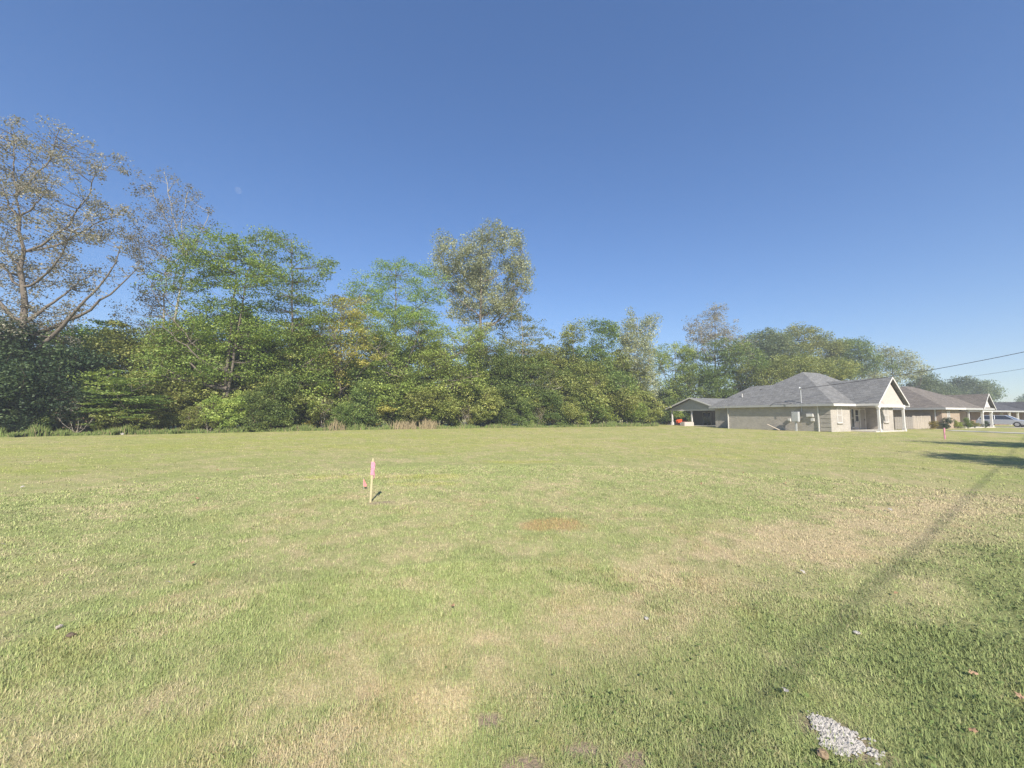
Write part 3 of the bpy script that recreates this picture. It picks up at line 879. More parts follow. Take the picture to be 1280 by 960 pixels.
# --- silver car in the driveway
fw = np.array(at(1273, 519, 53.0)[:2])
car = empty('parked_car', (fw[0] + VF[0] * 1.35, fw[1] + VF[1] * 1.35, 0.05), RZ - math.pi / 2)
tag(car, 'silver estate car parked on the driveway between brick houses', 'car')
prof = [(-2.25, .35), (2.2, .32), (2.32, .5), (2.28, .72), (1.95, .86), (1.15, .98), (-2.1, 1.0), (-2.33, .8), (-2.32, .5)]
MB().prism([(x, -.88, z) for x, z in prof], (0, 1.76, 0)).build('body', M['carpaint'], car, bevel=.07)
cab = MB()
lo = [(1.2, -.84, .985), (1.2, .84, .985), (-2.12, .84, .985), (-2.12, -.84, .985)]
hi = [(.35, -.62, 1.5), (.35, .62, 1.5), (-1.75, .64, 1.5), (-1.75, -.64, 1.5)]
cab.add(lo + hi, [(0, 1, 5, 4), (1, 2, 6, 5), (2, 3, 7, 6), (3, 0, 4, 7), (4, 5, 6, 7)]).build('cabin_glass', M['glass'], car)
MB().prism([(.42, -.65, 1.49), (.2, -.62, 1.545), (-1.65, -.62, 1.55), (-1.85, -.65, 1.48)], (0, 1.27, 0)).build('car_roof', M['carpaint'], car, bevel=.03)
for x0, x1 in ((1.17, .36), (-.55, -.6), (-2.05, -1.76)):
    for s_ in (-1, 1):
        MB().tube([(x0, s_ * .845, .99), (x1, s_ * .635, 1.51)], .035, 6).build('pillar', M['carpaint'], car)
for x in (1.4, -1.4):
    for y in (-.82, .82): wheel(car, x, y, .34, .22)
for y in (-.62, .62):
    MB().box(2.2, 2.31, y - .2, y + .2, .62, .76).build('headlight', M['white'], car, bevel=.02)
    MB().box(-2.345, -2.25, y - .16, y + .16, .7, .88).build('tail_light', M['flagred'], car, bevel=.02)

# ------------------------------------------------------------------ poles and wires
up = empty('utility_pole', (47.0, 26.6, 0.0), R(20))
tag(up, 'brown wooden utility pole carrying wires beside the street', 'pole')
MB().tube([(0, 0, -.3), (0, 0, 5), (0, 0, 9.6)], [.17, .15, .11], 10).build('pole', M['polewood'], up)
MB().box(-1.1, 1.1, -.05, .05, 9.0, 9.12).build('crossarm', M['polewood'], up)
for x in (-1, -.5, .5, 1): MB().tube([(x, 0, 9.12), (x, 0, 9.3)], [.05, .03], 8).build('insulator', M['white'], up)
rp = empty('utility_pole', (*at(1098, 500, 72)[:2], 0.0), R(20))
tag(rp, 'brown wooden pole behind the grey hip roof', 'pole')
MB().tube([(0, 0, -.3), (0, 0, 6.9)], [.14, .1], 10).build('pole', M['polewood'], rp)
MB().tube([(0, 0, 6.6), (.25, 0, 6.7)], .04, 6).build('bracket', M['steel'], rp)


def wire(name, a, b, sag, rad, label):
    pts = []
    for t in np.linspace(0, 1, 28):
        p = Vector(a).lerp(Vector(b), float(t)); p.z -= sag * 4 * t * (1 - t); pts.append(p)
    return tag(MB().tube(pts, rad, 5).build(name, M['wire'], None, smooth=True), label, 'wire')


mp = uv(HC1, -.3, mast_v + .03)
wire('service_wire', (mp[0], mp[1], 4.3), (47.0, 26.6, 8.75), .62, .024, 'black service wire running from the house mast to the street pole')
rpz = at(1098, 500, 72)
wire('telephone_wire', (rpz[0], rpz[1], 6.75), (47.0, 26.6, 6.9), .5, .016, 'thin lower wire strung between the street pole and rear pole')

# the cable along the street throws the soft dark line on the lawn
CH = 7.2
cdir = SW_D; cbase = SW_P + np.array(SUN_H) * (CH / math.tan(SUN_EL)) - SW_N * 0.07
ca_ = cbase + cdir * -11.0; cb_ = cbase + cdir * 56.0
wire('overhead_cable', (ca_[0], ca_[1], CH + .06), (cb_[0], cb_[1], CH + .06), 0.12, .0125, 'thick overhead cable bundle along the street throwing its line of shadow on the lawn')
bp = empty('utility_pole', (ca_[0], ca_[1], 0.0), R(37))
tag(bp, 'brown wooden utility pole at the other end of the overhead cable', 'pole')
MB().tube([(0, 0, -.3), (0, 0, 5), (0, 0, 9.4)], [.17, .15, .11], 10).build('pole', M['polewood'], bp)
MB().box(-1.1, 1.1, -.05, .05, 8.9, 9.02).build('crossarm', M['polewood'], bp)
MB().tube([(0, 0, 7.1), (.14, 0, 7.25)], .04, 6).build('bracket', M['steel'], bp)

# ------------------------------------------------------------------ survey stakes and flag
def stake(px, py, hgt, rib, label, lean):
    x, y = G(px, py)
    o = empty('survey_stake', (x, y, hz(x, y)), R(12)); o.rotation_euler = (R(1.5), R(lean), R(14))
    tag(o, label, 'stake')
    MB().box(-.018, .018, -.011, .011, -.08, hgt).build('stake', M['wood'], o, bevel=.003)
    mb = MB(); z0, z1 = rib
    zs = np.linspace(z0, z1, 9)
    rr = random.Random(int(px))
    pts = [[(-.026, -.018), (.03, -.018), (.03, .017), (-.026, .017)]] * 9
    prev = None
    V = []; Fc = []
    for i, z in enumerate(zs):
        for (a, b) in pts[i]: V.append((a * (1 + rr.uniform(-.12, .25)), b * (1 + rr.uniform(-.1, .3)), z))
    for i in range(8):
        for k in range(4): Fc.append((i * 4 + k, i * 4 + (k + 1) % 4, i * 4 + 4 + (k + 1) % 4, i * 4 + 4 + k))
    mb.add(V, Fc)
    rb = mb.build('ribbon', M['ribbon'], o)
    t = MB(); tv = []
    for i, z in enumerate(np.linspace(z1 - .02, z0 - .07, 7)):
        wv = .012 * math.sin(i * 1.7)
        tv += [(.03 + wv * .4, -.022 + wv, z), (.045 + wv * .6, -.03 - wv, z)]
    t.add(tv, [(2 * i, 2 * i + 1, 2 * i + 3, 2 * i + 2) for i in range(6)])
    so = t.build('ribbon_tail', M['ribbon'], o)
    so.modifiers.new('thickness', 'SOLIDIFY').thickness = .0015
    return o


stake(463, 628, .80, (.50, .74), 'wooden survey stake with pink ribbon standing in the middle of the lawn', 2.0)
stake(1181, 551, .82, (.12, .80), 'survey stake wrapped in pink ribbon out towards the fence and walk', -2.0)
x, y = G(454, 612)
fl = empty('marker_flag', (x, y, hz(x, y)), R(10)); tag(fl, 'small pink marker flag on wire beside the wooden stake', 'flag')
MB().tube([(0, 0, -.04), (0, 0, .24)], .0035, 6).build('wire', M['steel'], fl)
fb = MB(); fv = [(0, 0, .24), (.03, .012, .17), (.075, .01, .09), (.05, -.012, .06), (.018, .006, .07), (-.006, 0, .09)]
fb.add(fv, [(0, 1, 5), (1, 4, 5), (1, 2, 3, 4)]); fo = fb.build('flag', M['flagred'], fl)
fo.modifiers.new('thickness', 'SOLIDIFY').thickness = .002

# ------------------------------------------------------------------ small things lying on the lawn
def stone_mesh(name, seed, sx, sy, sz, mat):
    rr = np.random.default_rng(seed); V = []; Fc = []
    nu, nv = 10, 6
    for j in range(1, nv):
        for i in range(nu):
            th = math.pi * j / nv; ph = 2 * math.pi * i / nu
            k = 1 + rr.normal(0, .13)
            V.append((sx * k * math.sin(th) * math.cos(ph), sy * k * math.sin(th) * math.sin(ph), sz * k * math.cos(th)))
    for j in range(nv - 2):
        for i in range(nu): Fc.append((j * nu + i, (j + 1) * nu + i, (j + 1) * nu + (i + 1) % nu, j * nu + (i + 1) % nu))
    Fc.append(tuple(range(nu))); Fc.append(tuple((nv - 2) * nu + i for i in range(nu))[::-1])
    return MB().add(V, Fc).mesh(name, M[mat])


def put_stone(px, py, s, mat, label, group=None, seed=1):
    x, y = G(px, py)
    o = link('stone', stone_mesh('stone', seed, s, s * .75, s * .5, mat), None, (x, y, hz(x, y) + s * .25 + .01), seed * 1.3)
    return tag(o, label, 'stone', group)


put_stone(1071, 793, .021, 'gravel', 'small white stone lying in the green verge near the cable shadow', seed=2)
put_stone(1029, 947, .032, 'brownstone', 'brown stone at the edge of the pale gravel patch', seed=3)
put_stone(808, 775, .02, 'gravel', 'flat grey pebble beside the cable shadow at the verge', seed=4)
put_stone(88, 799, .03, 'soil', 'dark brown clod lying on the lawn beside a grey one', seed=5)
put_stone(73, 790, .024, 'oldwood', 'grey clod lying on the lawn beside a brown one', seed=6)
put_stone(152, 543.5, .22, 'gravel', 'pale flat rock at the foot of the woods', seed=8)


def leaf_mesh(seed, size, mat):
    rr = random.Random(seed)
    n = 12; V = [(0, 0, .012 * rr.uniform(.3, 1.5))]
    for i in range(n):
        t = 2 * math.pi * i / n
        k = size * (1.0 if i % 2 == 0 else .66) * rr.uniform(.8, 1.2) * (1.25 if abs(math.cos(t)) > .7 else .85)
        V.append((k * math.cos(t), k * math.sin(t), rr.uniform(-.004, .024)))
    me = MB().add(V, [(0, 1 + i, 1 + (i + 1) % n) for i in range(n)]).mesh('fallen_leaf', M[mat])
    return me


lm = {m: [leaf_mesh(s * 7 + len(m), .042, m) for s in range(4)] for m in ('deadleaf', 'orangeleaf', 'paleleaf')}
lab = {'deadleaf': 'curled dark brown fallen leaf lying on the mown lawn', 'orangeleaf': 'orange fallen leaf lying on the mown lawn', 'paleleaf': 'bleached pale fallen leaf lying on the mown lawn'}
spots = [(247, 624, 'orangeleaf', 1.5), (28, 610, 'paleleaf', 2.0), (3, 683, 'paleleaf', 1.3), (240, 708, 'deadleaf', 1.5), (685, 598, 'paleleaf', 1.5), (708, 637, 'deadleaf', 1.6),
         (877, 606, 'deadleaf', 2.0), (836, 619, 'deadleaf', 1.6), (982, 605, 'deadleaf', 1.5), (1043, 612, 'deadleaf', 1.5), (1113, 640, 'paleleaf', 1.7), (1217, 846, 'orangeleaf', 1.2),
         (1212, 638, 'paleleaf', 1.4), (1262, 696, 'paleleaf', 1.1), (1276, 876, 'orangeleaf', 1.0), (1216, 919, 'deadleaf', 1.2), (1004, 718, 'paleleaf', 1.1),
         (170, 603, 'paleleaf', 1.2), (272, 588, 'deadleaf', 2.2), (50, 577, 'deadleaf', 2.2), (367, 594, 'deadleaf', 2.0), (155, 602, 'deadleaf', 1.6), (590, 648, 'deadleaf', 1.3),
         (566, 764, 'deadleaf', 1.1), (210, 732, 'paleleaf', 1.0), (982, 872, 'paleleaf', 1.2), (1120, 745, 'deadleaf', .9), (930, 592, 'deadleaf', 2.0)]
for i, (px_, py_, m_, s_) in enumerate(spots):
    x, y = G(px_, py_)
    o = link('fallen_leaf', lm[m_][i % 4], None, (x, y, hz(x, y) + .032), i * 1.7)
    s_ *= .45; o.scale = (s_, s_, s_); o.rotation_euler = (rnd.uniform(-.4, .4), rnd.uniform(-.4, .4), i * 1.7)
    tag(o, lab[m_], 'leaf', {'deadleaf': 'brown fallen leaves on the lawn', 'orangeleaf': 'orange fallen leaves on the lawn', 'paleleaf': 'pale fallen leaves on the lawn'}[m_])

# pale gravel showing through the verge
ga, gb = np.array(G(1000, 898)), np.array(G(1104, 950))
gx, gy = (ga + gb) / 2
GANG = math.atan2(gb[1] - ga[1], gb[0] - ga[0]); GLEN = float(np.linalg.norm(gb - ga)) / 2


def gravel():
    n = 2600
    a = rng.random(n) * 2 * np.pi; q = np.sqrt(rng.random(n))
    lx, ly = q * np.cos(a) * GLEN, q * np.sin(a) * .13
    ca, sa = math.cos(GANG), math.sin(GANG)
    x = gx + lx * ca - ly * sa; y = gy + lx * sa + ly * ca
    x += rng.normal(0, .012, n); y += rng.normal(0, .012, n)
    keep = fbm(x * 11, y * 11, 131, 3) + rng.random(n) * .2 - .5 * q ** 2 > .30
    x, y = x[keep], y[keep]; n = len(x)
    s = .004 + .009 * rng.random(n) ** 2.5
    z = height(x, y) + s * .25 + .004
    oct_ = np.array([(1, 0, 0), (0, 1, 0), (-1, 0, 0), (0, -1, 0), (0, 0, .7), (0, 0, -.7)])
    fc = np.array([(0, 1, 4), (1, 2, 4), (2, 3, 4), (3, 0, 4), (1, 0, 5), (2, 1, 5), (3, 2, 5), (0, 3, 5)])
    jit = 1 + rng.normal(0, .22, (n, 6, 3))
    V = (oct_[None] * jit) * s[:, None, None]
    th = rng.random(n) * 6.28; c_, s_ = np.cos(th)[:, None], np.sin(th)[:, None]
    Vx = V[:, :, 0] * c_ - V[:, :, 1] * s_; Vy = V[:, :, 0] * s_ + V[:, :, 1] * c_
    V = np.stack([Vx + x[:, None], Vy + y[:, None], V[:, :, 2] + z[:, None]], -1).reshape(-1, 3)
    Fc = (np.arange(n)[:, None, None] * 6 + fc[None]).reshape(-1, 3)
    tag(link('gravel', np_mesh('gravel', V, Fc, M['gravel'])), 'patch of pale limestone gravel showing through the verge grass', 'gravel', kind='stuff')


gravel()

# ------------------------------------------------------------------ trees
def bez(a, b, c, n):
    t = np.linspace(0, 1, n)[:, None]
    return a * (1 - t) ** 2 + 2 * b * t * (1 - t) + c * t ** 2


class Tubes:
    def __init__(s): s.V = []; s.F = []; s.n = 0

    def add(s, pts, r0, r1, k=6):
        pts = np.asarray(pts, float); m = len(pts)
        d = np.gradient(pts, axis=0); d /= np.linalg.norm(d, axis=1)[:, None] + 1e-9
        ref = np.array((1.0, 0.17, 0.0)); a = np.cross(d, ref); a /= np.linalg.norm(a, axis=1)[:, None] + 1e-9
        b = np.cross(d, a)
        t = np.arange(k) / k * 2 * np.pi
        rr = (r0 + (r1 - r0) * np.linspace(0, 1, m) ** 0.8)[:, None, None]
        V = pts[:, None] + rr * (a[:, None] * np.cos(t)[None, :, None] + b[:, None] * np.sin(t)[None, :, None])
        i = np.arange(m - 1)[:, None] * k; j = np.arange(k)[None]
        Fq = np.stack([i + j, i + (j + 1) % k, i + k + (j + 1) % k, i + k + j], -1).reshape(-1, 4) + s.n
        s.V.append(V.reshape(-1, 3)); s.F.append(Fq); s.n += m * k

    def mesh(s, name, mat): return np_mesh(name, np.concatenate(s.V), np.concatenate(s.F), mat, smooth=True)


def leaves_mesh(name, cen, per, sx, sz, size, mat, g, upb=0.6, tone=None):
    """leaf-sized blades scattered about the twig ends"""
    n = len(cen) * per
    base = np.repeat(cen, per, 0)
    off = g.normal(0, 1, (n, 3)); off /= np.linalg.norm(off, axis=1)[:, None]
    off *= (g.random(n) ** 0.45)[:, None]
    ck = np.repeat(0.55 + 0.9 * g.random(len(cen)), per); off[:, :2] *= (sx * ck)[:, None]; off[:, 2] *= sz * ck
    P = base + off
    nrm = g.normal(0, 1, (n, 3)); nrm[:, 2] = np.abs(nrm[:, 2]) + upb
    nrm /= np.linalg.norm(nrm, axis=1)[:, None]
    d = g.normal(0, 1, (n, 3)); d[:, 2] -= 0.3
    d -= nrm * (d * nrm).sum(1)[:, None]; d /= np.linalg.norm(d, axis=1)[:, None] + 1e-9
    e = np.cross(nrm, d)
    s = size * (0.6 + 0.8 * g.random(n))
    l_ = (d * s[:, None]); w_ = e * (s * 0.36)[:, None]
    V = np.stack([P - l_ * .5, P + w_ - l_ * .05, P + l_ * .5, P - w_ - l_ * .05], 1).reshape(-1, 4, 3)
    V[:, 1::2] += (nrm * (s * 0.08)[:, None])[:, None]
    ct = g.normal(0.5, 0.16, len(cen)) if tone is None else tone
    lv = np.clip(np.repeat(ct, per) + g.normal(0, 0.17, n), 0, 1)
    return np_mesh(name, V.reshape(-1, 3), np.arange(n * 4).reshape(-1, 4), mat, fattr=np.repeat(lv, 4))


def tree_meshes(seed, lobes, base, n_cl, per, csx, csz, leaf, lmat, bark, r0, limbs=None, n_limb=9, trunk_top=None, shell=0.5, lean=(0, 0), fork=0.35, twig=0.022, stems=1, upb=0.6):
    """lobes: (x,y,z,rx,ry,rz) in metres relative to the base; returns trunk and crown meshes"""
    g = np.random.default_rng(seed)
    lob = np.array(lobes, float)
    vol = lob[:, 3] * lob[:, 4] * lob[:, 5]; pr = vol ** 0.75; pr /= pr.sum()
    idx = g.choice(len(lob), n_cl * 3, p=pr)
    dv = g.normal(0, 1, (len(idx), 3)); dv /= np.linalg.norm(dv, axis=1)[:, None]
    rad = (shell ** 3 + (1 - shell ** 3) * g.random(len(idx))) ** (1 / 3)
    C = lob[idx, :3] + dv * rad[:, None] * lob[idx, 3:]
    C = C[C[:, 2] > 0.25]
    # keep them apart so that gaps stay open
    keep = []
    md = csx * 0.60
    for c in C:
        if len(keep) >= n_cl: break
        if not keep or np.min(((np.array(keep) - c) ** 2).sum(1)) > md * md: keep.append(c)
    if limbs is not None: keep += [np.asarray(q_, float) for q_ in limbs]
    C = np.array(keep)
    top = lob[:, 2].max() if trunk_top is None else trunk_top
    T = Tubes(); paths = []
    for s in range(stems):
        off = np.array((g.normal(0, .5), g.normal(0, .4), 0)) * (stems > 1)
        cx, cy_ = (lob[:, 0] * vol).sum() / vol.sum(), (lob[:, 1] * vol).sum() / vol.sum()
        tip = np.array((cx * .75 + off[0] * 3 + lean[0], cy_ * .75 + off[1] * 3 + lean[1], top * (1 - .12 * s)))
        mid = np.array((g.normal(0, .25) + off[0] + lean[0] * .1, g.normal(0, .25) + off[1], top * .5))
        P = bez(np.array((off[0] * .3, off[1] * .3, -0.2)), mid, tip, 14)
        P[2:-1, :2] += g.normal(0, r0 * .25, (11, 2))
        T.add(P, r0 * (1 if s == 0 else .75), r0 * .12, 8); paths.append((P, r0))
    tr = paths[0][0]
    if limbs is None:
        q = C[np.argsort(-np.linalg.norm(C[:, :2] - tr[len(tr) // 2, :2], axis=1) + g.random(len(C)) * 1.5)]
        sel = []
        for c in q:
            if len(sel) >= n_limb: break
            if all(np.linalg.norm(c - s_) > csx * 1.8 for s_ in sel): sel.append(c)
        limbs = sel
    for c in limbs:
        c = np.asarray(c, float)
        tr = paths[g.integers(0, stems)][0]
        z = np.clip(c[2] - np.linalg.norm(c[:2] - tr[7, :2]) * (0.75 + .4 * g.random()), top * fork * .6, c[2] * .92)
        i = int(np.argmin(np.abs(tr[:, 2] - z))); a = tr[i]
        m = a + (c - a) * np.array((.62, .62, .38)) + g.normal(0, .25, 3)
        P = bez(a, m, c, 11); wk = np.cumsum(g.normal(0, .045, (11, 3)), 0) * np.linalg.norm(c - a) * .35; P += wk - np.linspace(0, 1, 11)[:, None] * wk[-1]
        rr = r0 * (.52 if i < 7 else .34) * (1 - .45 * i / 14)
        T.add(P, rr, twig * 1.3, 6); paths.append((P, rr))
    allp = np.concatenate([p[0][2:] for p in paths])
    for c in C:
        dd = np.linalg.norm(allp - c, axis=1) + np.maximum(0, allp[:, 2] - c[2] + .2) * 1.5
        a = allp[int(np.argmin(dd))]
        m = (a + c) / 2 + np.array((0, 0, -.12)) * np.linalg.norm(c - a) + g.normal(0, .1, 3)
        T.add(bez(a, m, c, 4), twig * 1.5, twig * .5, 3)
    return T.mesh('trunk', bark), leaves_mesh('crown', C, per, csx, csz, leaf, lmat, g, upb)


def plant(name, label, cat, loc, meshes, group=None, rz=0.0, sc=1.0):
    o = empty(name, loc, rz)
    if sc != 1.0: o.scale = (sc, sc, sc) if isinstance(sc, (int, float)) else sc
    tag(o, label, cat, group)
    link('trunk', meshes[0], o); link('crown', meshes[1], o)
    return o


def px_tree(label, bpx, Y, lobes_px, seed, name='deciduous_tree', depthk=.8, limbs_px=None, group=None, **kw):
    """a tree standing Y metres into the scene; crown lobes sized from the picture at that distance"""
    b = at(bpx, 519, Y); base = np.array((b[0], Y, hz(b[0], Y) if Y < 60 else 0.0))
    g = np.random.default_rng(seed + 900)
    lob = []
    for (lx, ly, rx, ry) in lobes_px:
        p = at(lx, ly, Y) - base; k = Y / F
        lob.append((p[0], p[1] + g.normal(0, .25) * rx * k, p[2], rx * k, max(rx, ry) * k * depthk, ry * k))
        for q in range(5):
            th = g.random() * 6.283; e = g.uniform(.85, 1.12); f = g.uniform(.22, .42)
            lob.append((p[0] + math.cos(th) * rx * k * e, p[1] + g.normal(0, .4) * rx * k, p[2] + math.sin(th) * ry * k * e, rx * k * f, rx * k * f, ry * k * f * 1.2))
    limbs = None
    if limbs_px: limbs = [at(lx, ly, Y + g.normal(0, 1.2)) - base for lx, ly in limbs_px]
    return plant(name, label, 'tree', tuple(base), tree_meshes(seed, lob, base, limbs=limbs, **kw), group)


# the two thinning cottonwoods on the left
px_tree('huge thinning tree with grey-brown sparse leaves, the tallest at the lot edge', 30, 34.5,
        [(162, 340, 14, 12), (118, 368, 24, 18), (10, 400, 60, 30), (36, 200, 76, 49), (106, 250, 44, 56), (-34, 250, 61, 79), (51, 290, 81, 44), (16, 350, 66, 44), (136, 330, 22, 20), (-84, 330, 56, 84), (66, 380, 46, 29), (26, 420, 56, 19)], 11,
        limbs_px=[(20, 170), (75, 160), (120, 215), (150, 265), (172, 335), (100, 350), (60, 240), (-10, 215), (-50, 250), (-90, 300), (5, 300), (150, 310), (40, 200), (-60, 370), (90, 290)],
        n_cl=526, per=72, csx=.80, csz=.62, leaf=0.150, lmat=L['thin'], bark=M['bark_grey'], r0=.46, shell=.2, fork=.30, twig=.024, trunk_top=21, upb=.2)
px_tree('tall slender thinning tree with pale forked trunk and sparse brown leaves', 200, 42,
        [(195, 410, 40, 30), (170, 420, 30, 26), (207, 245, 35, 29), (242, 275, 29, 32), (187, 290, 19, 37), (217, 320, 39, 37), (202, 370, 27, 27)], 12,
        limbs_px=[(205, 215), (190, 235), (235, 240), (262, 265), (175, 290), (245, 310), (180, 340), (215, 290)],
        n_cl=212, per=64, csx=.75, csz=.7, leaf=0.146, lmat=L['thin'], bark=M['bark_pale'], r0=.30, shell=.2, twig=.022, stems=2, trunk_top=19, upb=.2)
LOC = dict(csz=.52, leaf=0.168, bark=M['bark_grey'], upb=.6)
px_tree('feathery green locust tree beside the slender thinning tree', 275, 39.5,
        [(245, 455, 45, 24), (300, 450, 36, 26), (282, 318, 43, 18), (249, 348, 36, 21), (317, 350, 30, 28), (267, 392, 53, 25), (239, 430, 43, 21), (307, 410, 38, 23)], 13, n_cl=414, per=100, csx=1.05, lmat=L['locust'], r0=.26, stems=2, **LOC)
px_tree('feathery blue-green locust tree with tiered branches and open crown', 362, 43,
        [(375, 455, 40, 26), (335, 470, 36, 22), (352, 314, 36, 15), (387, 340, 30, 18), (332, 350, 28, 20), (364, 385, 44, 22), (340, 430, 46, 22), (397, 420, 26, 20)], 14, n_cl=337, per=100, csx=1.1, lmat=L['locust'], r0=.24, **LOC)
px_tree('yellowing locust tree with brown dead leaves low in its crown', 424, 46,
        [(430, 450, 34, 24), (425, 385, 32, 18), (412, 412, 36, 22), (440, 425, 26, 24)], 15, n_cl=150, per=95, csx=1.1, lmat=L['yellow'], r0=.18, **LOC)
px_tree('small dead-leaved tree with rusty brown foliage between locust trees', 402, 47.5, [(405, 425, 18, 36), (412, 455, 20, 22)], 16, n_cl=86, per=46, csx=.8, csz=.7, leaf=0.161, lmat=L['brown'], bark=M['bark_grey'], r0=.13)
px_tree('broad locust tree with rounded twin-domed green crown', 492, 53,
        [(500, 425, 55, 26), (450, 420, 30, 24), (505, 340, 39, 13), (465, 356, 29, 15), (538, 362, 25, 17), (495, 382, 59, 23), (470, 400, 39, 20)], 17, n_cl=376, per=100, csx=1.15, lmat=L['locust'], r0=.26, **LOC)
px_tree('tall upright cottonwood with pale grey-green crown rising above the woods', 598, 57,
        [(610, 300, 19, 29), (592, 320, 19, 35), (640, 315, 17, 31), (560, 325, 14, 31), (550, 310, 9, 17), (625, 350, 37, 31), (590, 365, 39, 33), (655, 345, 9, 23), (600, 400, 25, 23)], 18,
        n_cl=376, per=109, csx=1.0, csz=1.0, leaf=0.208, lmat=L['cotton'], bark=M['bark_grey'], r0=.36, shell=.3, upb=.2, fork=.45)
px_tree('wide olive-green tree spreading low in front of the cottonwood', 520, 51,
        [(520, 425, 58, 26), (470, 440, 42, 25), (570, 435, 42, 26), (500, 468, 60, 24), (560, 475, 48, 24)], 19, n_cl=414, per=95, csx=1.1, lmat=L['weed'], r0=.24, stems=2, fork=.75, **LOC)
px_tree('airy light green tree to the right of the cottonwood', 655, 57,
        [(670, 470, 30, 26), (648, 410, 30, 24), (672, 425, 20, 24), (640, 450, 45, 26)], 20, n_cl=239, per=83, csx=1.1, csz=.45, leaf=0.181, lmat=L['olive'], bark=M['bark_pale'], r0=.2, upb=.7)
px_tree('dense mid-green tree with low skirts below the airy one', 622, 54.5,
        [(615, 458, 45, 26), (660, 472, 38, 28), (600, 492, 40, 24), (650, 500, 36, 22)], 21, n_cl=325, per=95, csx=1.1, lmat=L['green'], r0=.2, fork=.75, **LOC)
px_tree('narrow ragged tree with dry brown top twigs in the woods', 716, 58,
        [(715, 422, 15, 17), (700, 448, 25, 21), (725, 480, 29, 25)], 22, n_cl=239, per=83, csx=1.0, csz=.7, leaf=0.201, lmat=L['olive'], bark=M['bark_grey'], r0=.2)
px_tree('upright dark green tree with pointed ragged top in the woods', 752, 59.5,
        [(752, 420, 18, 18), (742, 452, 26, 22), (762, 485, 28, 24)], 23, n_cl=275, per=93, csx=1.0, csz=.75, leaf=0.201, lmat=L['green'], bark=M['bark_grey'], r0=.22)
px_tree('pale forked poplar with silvery leaves near the carport woods', 798, 63,
        [(785, 418, 10, 21), (812, 410, 9, 17), (795, 445, 21, 23), (805, 478, 21, 25)], 24, n_cl=226, per=88, csx=1.0, csz=.9, leaf=0.201, lmat=L['cotton'], bark=M['bark_pale'], r0=.2, upb=.3)
px_tree('yellow-green young tree directly behind the carport', 846, 76,
        [(845, 445, 20, 20), (832, 475, 30, 28), (862, 490, 30, 24)], 25, n_cl=239, per=88, csx=1.15, csz=.8, leaf=0.221, lmat=L['weed'], bark=M['bark_grey'], r0=.2)
px_tree('round-topped thinning tree with sparse grey-brown twigs above the carport', 896, 80,
        [(895, 410, 36, 22), (888, 432, 40, 22), (905, 440, 30, 20)], 26, n_cl=289, per=46, csx=1.0, csz=.8, leaf=0.215, lmat=L['thin'], bark=M['bark_grey'], r0=.26, shell=.2, upb=.2)
px_tree('dense green tree below the thinning round-topped one', 898, 76,
        [(885, 458, 42, 20), (928, 455, 30, 22), (870, 480, 40, 18), (915, 480, 40, 20)], 27, n_cl=325, per=88, csx=1.35, csz=.9, leaf=0.255, lmat=L['green'], bark=M['bark_dark'], r0=.25)
FAR = dict(csz=1.05, leaf=0.295, bark=M['bark_dark'], upb=.5)
px_tree('dark green oak rising behind the left end of the grey hip roof', 960, 92, [(958, 430, 24, 14), (945, 448, 20, 14), (975, 455, 22, 14)], 28, n_cl=239, per=93, csx=1.5, lmat=L['far'], r0=.3, **FAR)
px_tree('tallest green oak behind the grey hip roof', 1005, 96, [(1005, 424, 32, 16), (985, 445, 34, 18), (1028, 440, 18, 16)], 29, n_cl=289, per=93, csx=1.5, lmat=L['olive'], r0=.32, **FAR)
px_tree('yellow-green tree close behind the ridge of the grey hip roof', 1015, 74, [(1035, 463, 26, 13), (985, 462, 34, 14), (950, 470, 30, 14)], 30, n_cl=239, per=93, csx=1.25, lmat=L['olive'], r0=.22, csz=.8, leaf=0.242, bark=M['bark_dark'])
px_tree('round dark green tree behind the cream porch gable', 1066, 98, [(1064, 438, 24, 12), (1050, 458, 24, 14), (1085, 455, 18, 16)], 31, n_cl=239, per=93, csx=1.5, lmat=L['green'], r0=.3, **FAR)
px_tree('thin-leaved bluish tree behind the cream porch gable and second house', 1122, 104, [(1118, 450, 24, 12), (1140, 462, 14, 10), (1110, 470, 26, 12)], 32, n_cl=212, per=54, csx=1.5, lmat=L['cotton'], r0=.28, **FAR)
for i, (bx, tx, ty, rx, ry, Y) in enumerate(((1150, 1148, 478, 24, 14, 112), (1172, 1170, 484, 24, 13, 118), (1194, 1192, 482, 18, 13, 128), (1214, 1213, 481, 16, 12, 124), (1233, 1232, 485, 17, 13, 130), (1283, 1284, 501, 12, 10, 150), (1258, 1257, 509, 14, 5, 160))):
    px_tree('far-off round green tree on the skyline behind the second and third houses', bx, Y, [(tx, ty, rx * .55, ry * .7), (tx - 5, ty + ry * .9, rx * .7, ry * .7), (tx + rx * .5, ty + ry * .5, rx * .4, ry * .5)], 40 + i,
            n_cl=138, per=75, csx=1.6, lmat=L['far'], r0=.25, group='far trees on the skyline', csz=1.2, leaf=0.369, bark=M['bark_dark'], upb=.5)

# fill of the woods: copies of a few grown trees
def variant(seed, H, Wd, lm_, bark, n_cl, per, csx, csz, leaf, r0, low=.14, **kw):
    g = np.random.default_rng(seed)
    lob = []
    for k in range(7):
        t = g.random(); z = H * (low + (0.93 - low) * t); w_ = Wd * (1.0 - .55 * abs(t - .35))
        lob.append((g.normal(0, Wd * .38), g.normal(0, Wd * .38), z, w_ * .75, w_ * .75, H * .14))
    lob.append((0, 0, H * .86, Wd * .45, Wd * .45, H * .14))
    return tree_meshes(seed, lob, None, n_cl, per, csx, csz, leaf, lm_, bark, r0, **kw)


